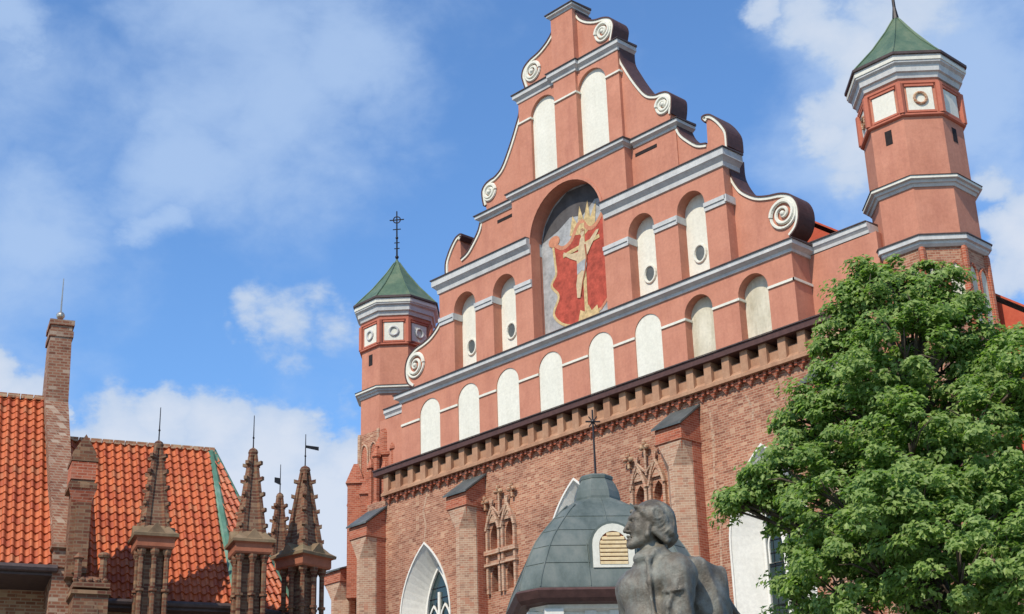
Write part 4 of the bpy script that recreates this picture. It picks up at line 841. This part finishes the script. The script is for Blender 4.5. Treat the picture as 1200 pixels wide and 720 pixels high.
# local frame: x = to the right seen from the square, y = away from viewer, z up
SP = ll(760, 620, 15.0)
SO = thing('statue', 'grey bronze statue of a man in a draped coat looking up to the left', 'statue', (SP.x, SP.y, 0), R(90 - 48.9))
def ax_(px): return (px - 760) / 118.0
def az_(py): return 5.23 - (py - 620) / 119.0
def head(X, Y, Z):
    yaw = R(14); X0, Y0 = X - .03, Y; c_, s_ = math.cos(yaw), math.sin(yaw)
    x = X0 * c_ + Y0 * s_ * -1 * -1; y = -X0 * s_ + Y0 * c_; x = X0 * c_ + Y0 * s_
    # face frame: -x forward
    Q = lambda px, py: (ax_(px) - .03, az_(py))
    fx, fz = Q(764, 613); d = ell(x, y, Z, (fx, 0, fz), (.205, .168, .178))
    fx, fz = Q(750.5, 621); d = smin(d, ell(x, y, Z, (fx, 0, fz), (.118, .112, .178)), .05)
    a = Q(756, 634); b_ = Q(739.5, 640)
    for s in (-1, 1): d = smin(d, cap(x, y, Z, (a[0], s * .085, a[1]), (b_[0], s * .018, b_[1]), .045, .036), .05)
    q = Q(737, 641.5); d = smin(d, ell(x, y, Z, (q[0], 0, q[1]), (.036, .042, .032)), .03)   # chin
    a = Q(739.0, 610.5); b_ = Q(731.8, 624.6); d = smin(d, cap(x, y * 1.15, Z, (a[0], 0, a[1]), (b_[0], 0, b_[1]), .017, .022), .016)    # nose
    for s in (-1, 1):
        q = Q(735.4, 625.8); d = smin(d, ell(x, y, Z, (q[0], s * .022, q[1]), (.022, .014, .014)), .01)
        a = Q(738.8, 609.2); b_ = Q(745, 609.8); d = smin(d, cap(x, y, Z, (a[0], s * .025, a[1]), (b_[0], s * .095, b_[1] - .01), .017, .014), .028)  # brow
        q = Q(748, 625); d = smin(d, ell(x, y, Z, (q[0], s * .088, q[1]), (.045, .03, .04)), .04)
        q = Q(740.2, 614.2); d = -smin(-d, ell(x, y, Z, (q[0] - .006, s * .058, q[1]), (.028, .032, .018)), .018)
        q = Q(742.0, 614.2); d = smin(d, ell(x, y, Z, (q[0], s * .055, q[1]), (.023, .026, .019)), .004)
        a = Q(739.7, 612.0); b_ = Q(743.5, 612.8); d = smin(d, cap(x, y, Z, (a[0], s * .035, a[1]), (b_[0], s * .08, b_[1]), .007, .007), .008)
    for py, r_ in ((631.3, .0135), (634.6, .0145)):
        a = Q(734.6, py); 
        for s in (-1, 1): d = smin(d, cap(x, y, Z, (a[0], 0, a[1]), (a[0] + .022, s * .042, a[1] - .003), r_, .007), .012)
    a = Q(735.2, 633.0); d = -smin(-d, cap(x, y, Z, (a[0] - .012, -.04, a[1]), (a[0] - .012, .04, a[1]), .008, .008), .008)
    # hair: swept-back mass with locks
    hx, hz = Q(767, 611); hr = ell(x, y, Z, (hx, 0, hz), (.222, .192, .192))
    bx, bz = Q(777, 628); hr = smin(hr, ell(x, y, Z, (bx, 0, bz), (.145, .172, .14)), .05)
    ang = np.arctan2(Z - hz, x - hx - .05); rr = np.sqrt((x - hx) ** 2 + (Z - hz) ** 2)
    hr = hr + .006 * np.sin(rr * 62 - 6 * y + 1.6 * np.sin(ang * 2.0)) + .0025 * np.sin(rr * 140 + ang * 5)
    # hairline: keep hair behind a slanted plane
    pl = -( (x - Q(749, 600)[0]) * .80 + (Z - Q(749, 600)[1]) * .52 ) ; plb = -(x - Q(753.5, 620)[0])
    face_cut = np.maximum(hr, np.minimum(pl, 9)); low = np.maximum(face_cut, plb - .0)
    top = np.maximum(hr, np.maximum(-(x - Q(743, 600)[0]), -(Z - Q(743, 603.5)[1])))
    d = smin(d, low, .012); d = smin(d, top, .014)
    for (p0, p1, r0) in (((744, 598), (766, 604), .03), ((750, 606), (768, 622), .03), ((756, 622), (754, 633), .03), ((762, 628), (776, 640), .034), ((770, 612), (783, 630), .03)):
        a, b_ = Q(*p0), Q(*p1)
        for s in (-1, 1): d = smin(d, cap(x, y, Z, (a[0], s * (.09 if p0[0] < 750 else .145), a[1]), (b_[0], s * .15, b_[1]), r0 * .8, r0 * .9), .03)
    return d
def body(X, Y, Z):
    P = lambda px, py, y=0: (ax_(px), y, az_(py))
    d = cap(X, Y, Z, P(761, 640), P(769, 668), .10, .165)
    d = smin(d, cap(X, Y, Z, P(745, 692, .12), P(781, 686, -.10), .23, .21), .12)     # chest
    d = smin(d, cap(X, Y, Z, P(733, 684, .24), P(786, 676, -.14), .13, .15), .08)    # shoulder line
    d = smin(d, ell(X, Y, Z, P(790, 680, -.18), (.175, .19, .19)), .05)
    d = smin(d, cap(X, Y, Z, P(791, 682, -.2), P(786, 740, -.26), .175, .145), .03)       # near upper arm
    d = smin(d, cap(X, Y, Z, P(786, 735, -.26), P(740, 790, -.36), .14, .10), .04)      # near forearm
    d = smin(d, cap(X, Y, Z, P(732, 686, .24), P(729, 745, .26), .115, .10), .05)
    d = smin(d, cap(X, Y, Z, P(729, 745, .26), P(742, 790, -.1), .10, .09), .04)
    d = smin(d, ell(X, Y, Z, P(765, 745, .02), (.34, .27, .62)), .1)
    d = smin(d, cap(X, Y, Z, P(762, 760, 0), P(765, 960, .02), .33, .40), .12)        # coat to the knees
    fold = .022 * (np.abs(np.sin(X * 13 + Y * 7 + 1.1 * np.sin(Z * 3.1) + .8 * Z)) - .5) * np.clip((4.95 - Z) * 2.2, .12, 1); d = d + fold + .004 * np.sin(X * 31 + Z * 23 + Y * 17)
    # coat opening, lapels and upright collar
    for pl_, r_ in (((P(778, 644, -.06), P(766, 652, -.17), P(757, 664, -.22), P(757, 690, -.27), P(760, 730, -.31), P(762, 790, -.34)), .02), ((P(778, 643, .02), P(758, 650, .12), P(742, 662, .1)), .03), ((P(790, 690, -.36), P(776, 720, -.4), P(772, 745, -.41)), .016)):
        for a, b_ in zip(pl_, pl_[1:]): d = smin(d, cap(X, Y, Z, a, b_, r_, r_), .045)
    d = smin(d, ell(X, Y, Z, P(764, 657, -.01), (.205, .185, .10)), .03)
    # armband roll
    for i in range(6):
        f_ = lambda t: (ax_(771) + .27 * t, -.28 - .14 * math.sin(math.pi * t), az_(702.5) - .03 * math.sin(math.pi * t) + .03 * t); d = smin(d, cap(X, Y, Z, f_(i / 6), f_((i + 1) / 6), .014, .014), .016)
    # cloak billowing off the back
    ck = cap(X, Y, Z, P(800, 668, .1), P(834, 682, .22), .13, .055)
    ck = smin(ck, cap(X, Y, Z, P(834, 680, .22), P(846, 735, .3), .055, .05), .05); ck = smin(ck, cap(X, Y, Z, P(810, 675, .1), P(828, 760, .1), .13, .12), .09)
    ck = smin(ck, cap(X, Y, Z, P(828, 700, .2), P(838, 790, .2), .10, .12), .07); ck = smin(ck, cap(X, Y, Z, P(810, 666, .05), P(840, 672, .22), .07, .05), .08); ck = smin(ck, ell(X, Y, Z, P(826, 705, .18), (.17, .16, .34)), .08)
    ck = smin(ck, cap(X, Y, Z, P(846, 700, .34), P(868, 735, .42), .03, .05), .05); ck = smin(ck, cap(X, Y, Z, P(820, 760, .1), P(820, 980, .1), .2, .26), .1)
    ck = ck + .03 * (np.abs(np.sin(X * 12 + Y * 6 + Z * 3.2)) - .5) + .004 * np.sin(X * 40 + Z * 31)
    return smin(d, ck, .035)
Fst = lambda X, Y, Z: smin(head(X, Y, Z), body(X, Y, Z), .02)
Pn, Fn = nets(Fst, (-.36, -.42, 4.9), (.34, .42, 5.56), .0085)
mh = MB(); mh.v = [tuple(p) for p in Pn]; mh.f = [tuple(int(i) for i in f) for f in Fn]
P2, F2 = nets(body, (-.75, -.85, 2.2), (1.15, .85, 5.02), .02)
mh.add(P2, [tuple(int(i) for i in f) for f in F2])
mh.build('figure', 'bronze', SO, smooth=True)
b = MB()
for s in (-1, 1): b.poly(.02 + s * .16, -.02, [(.15, 1.55), (.13, 1.9), (.17, 2.4)], 10); b.box(-.12 + s * .16 - .1, .12 + s * .16, -.34, .14, 1.5, 1.62)
b.build('legs', 'bronze', SO, smooth=False)
b = MB(); b.rings([[(x * k, y * k, z) for x, y in ((-.9, -.8), (.9, -.8), (.9, .8), (-.9, .8))] for k, z in ((1.25, 0), (1.25, .2), (1.0, .22), (.95, 1.4), (1.05, 1.42), (1.05, 1.5))]); b.build('pedestal', 'granite', SO)
# ================================================================== TREE
TB = ll(1085, 600, 24.0); TX, TY = TB.x, TB.y
TRE = thing('broadleaf_tree', 'leafy green maple standing at right in front of the church, hiding its corner', 'tree', (TX, TY, 0))
rng = np.random.default_rng(5)
fwh = Vector((FW.x, FW.y, 0)).normalized()
lobes = []
for px, py, dp, r_ in [(922, 530, -.2, .45), (900, 560, -.4, .42), (872, 585, -.3, .36), (985, 372, 0, .36), (968, 408, .2, .36), (978, 440, 0, .42), (952, 462, -.2, .36), (935, 490, .2, .42), (990, 470, .4, .5), (1000, 410, .3, .45), (1022, 322, 0, .36), (1052, 326, .2, .42), (1100, 322, .2, .40), (1128, 350, 0, .42), (992, 345, 0, .34), (1076, 372, -.4, .6), (1040, 470, -.2, .8), (1090, 550, -.8, .9), (1150, 600, -.4, 1.0), (985, 640, -.4, .8), (1030, 560, -.2, .8), (1052, 352, 0, .62), (1018, 342, -.3, .45), (1088, 345, .3, .5), (1000, 392, .2, .55), (1130, 392, .1, .6), (1170, 440, -.2, .7), (1060, 410, -.7, .85), (1112, 430, .6, .9), (1020, 445, -.5, .8),
                       (1200, 480, .3, .9), (1145, 500, -1.0, 1.0), (1045, 500, 1.1, .9), (1065, 520, -1.2, .9), (985, 500, -.4, .72), (945, 505, .3, .5), (1005, 560, .8, .9), (930, 560, -.6, .62), (885, 575, .2, .5), (860, 590, -.2, .36), (975, 590, -1.1, .85),
                       (1080, 600, -1.6, 1.0), (1170, 600, -1.2, 1.0), (1220, 580, .6, 1.0), (1130, 620, 1.0, 1.1), (930, 630, .1, .7), (1020, 660, -1.3, 1.0), (905, 600, .5, .5), (960, 685, -.5, .8), (1100, 700, -1.4, 1.1), (1190, 700, -1.0, 1.1), (925, 705, .6, .6), (1040, 740, .5, 1.2),
                       (1150, 770, .8, 1.2), (1250, 660, 0, 1.1), (1260, 760, .5, 1.0), (980, 770, -.3, .9), (1080, 800, -.5, 1.1), (1180, 830, -.3, 1.0), (1010, 840, .4, .8), (1130, 560, 2.2, 1.0), (1050, 640, 2.2, 1.0), (1180, 700, 2.2, 1.0), (1160, 440, .9, .9), (1205, 440, -.9, .8), (1090, 480, .2, .9), (1190, 540, -.2, 1.0), (1115, 530, -.3, .9), (1060, 560, 0, .9), (1130, 660, -2.0, 1.0), (1210, 640, -1.8, .9), (1000, 620, 0, .9), (1040, 600, -2.0, .8), (960, 550, .9, .7), (1165, 410, .9, .55), (1070, 375, .8, .7), (1215, 450, 0, .6), (1230, 720, -1.2, 1.0)]:
    c_ = ll(px, py, 24 + dp); lobes.append((Vector((c_.x - TX, c_.y - TY, c_.z)), r_ * .86))
def leafmesh():
    V = []; Fc = []
    cl_c = []; cl_n = []
    for c_, r_ in lobes:
        for _ in range(int(31 * r_ * r_) + 7):
            d = rng.normal(size=3); d /= np.linalg.norm(d); d[2] = d[2] * .85 + .05; q = r_ * rng.uniform(.5, 1.12)
            if rng.random() < .12: q *= 1.15
            cl_c.append(np.array(c_) + d * q); cl_n.append(d)
    cl_c = np.array(cl_c); cl_n = np.array(cl_n); nl = 88; n = len(cl_c) * nl
    cc_ = np.repeat(cl_c, nl, 0); cn_ = np.repeat(cl_n, nl, 0); sr = np.repeat(rng.uniform(.13, .25, len(cl_c)), nl)[:, None]
    u_ = rng.normal(size=(n, 3)); u_ /= np.linalg.norm(u_, axis=1)[:, None]; u_ *= rng.random((n, 1)) ** .4
    off = u_ * sr * np.array([1.25, 1.25, .62]); off[:, 2] -= .9 * (off[:, 0] ** 2 + off[:, 1] ** 2); P = cc_ + off; off = off * .35
    nrm_ = cn_ * .35 + u_ * .5 + rng.normal(size=(n, 3)) * .30 + np.array([.1, -.45, .75]); nrm_ /= np.linalg.norm(nrm_, axis=1)[:, None]
    t = off * 6 + rng.normal(size=(n, 3)) * .6 - np.array([0, 0, .25]); t -= nrm_ * (t * nrm_).sum(1)[:, None]; t /= np.linalg.norm(t, axis=1)[:, None]; s_ = np.cross(nrm_, t)
    L = rng.uniform(.032, .062, n)[:, None]; W = L * rng.uniform(.30, .42, n)[:, None]
    # pointed three-lobed leaf: 7 vertices, two folded halves
    bz = P - t * L; tip = P + t * L * 1.15 - nrm_ * L * .25; lf = P + s_ * W * 1.9 + t * L * .15 + nrm_ * L * .22; rg_ = P - s_ * W * 1.9 + t * L * .15 + nrm_ * L * .22
    l2 = P + s_ * W * .75 + t * L * .5 ; r2 = P - s_ * W * .75 + t * L * .5
    V = np.stack([bz, lf, l2, tip, r2, rg_], 1).reshape(-1, 3); k = np.arange(n) * 6
    A = np.stack([k, k + 1, k + 2, k + 3], 1); B = np.stack([k, k + 3, k + 4, k + 5], 1)
    return V, np.concatenate([A, B])
LV, LF = leafmesh()
me = bpy.data.meshes.new('crown'); me.vertices.add(len(LV)); me.vertices.foreach_set('co', LV.ravel()); me.loops.add(LF.size); me.loops.foreach_set('vertex_index', LF.ravel().astype(np.int32))
me.polygons.add(len(LF)); me.polygons.foreach_set('loop_start', np.arange(0, LF.size, 4, dtype=np.int32)); me.update(calc_edges=True); me.validate()
me.materials.append(MATS['leaf']); co = bpy.data.objects.new('crown', me); COL.objects.link(co); co.parent = TRE
b = MB(); tp = [Vector((0, 0, 0)), Vector((.05, 0, 1.5)), Vector((0, .1, 3.2)), Vector((.1, 0, 5.2)), Vector((0, 0, 7.5)), Vector((-.1, .1, 9.6))]
b.tube(tp, [.34, .25, .21, .17, .10, .03], 12); b.build('trunk', 'bark', TRE, smooth=True)
b = MB()
for c_, r_ in lobes:
    z0 = max(2.6, min(8.8, c_.z - .55 * math.hypot(c_.x, c_.y) - .5)); s0 = Vector((0, 0, z0)); mid = s0.lerp(c_, .5) + Vector((0, 0, .18)); b.tube([s0, s0.lerp(mid, .5) + Vector((0, 0, .03)), mid, mid.lerp(c_, .5), c_], [.075, .06, .045, .03, .012], 6)
    for k in range(5):
        d = Vector(rng.normal(size=3)).normalized() * r_ * .8; b.tube([mid.lerp(c_, .6), c_ + d * .5, c_ + d], [.022, .015, .006], 4)
b.build('branches', 'bark', TRE, smooth=True)
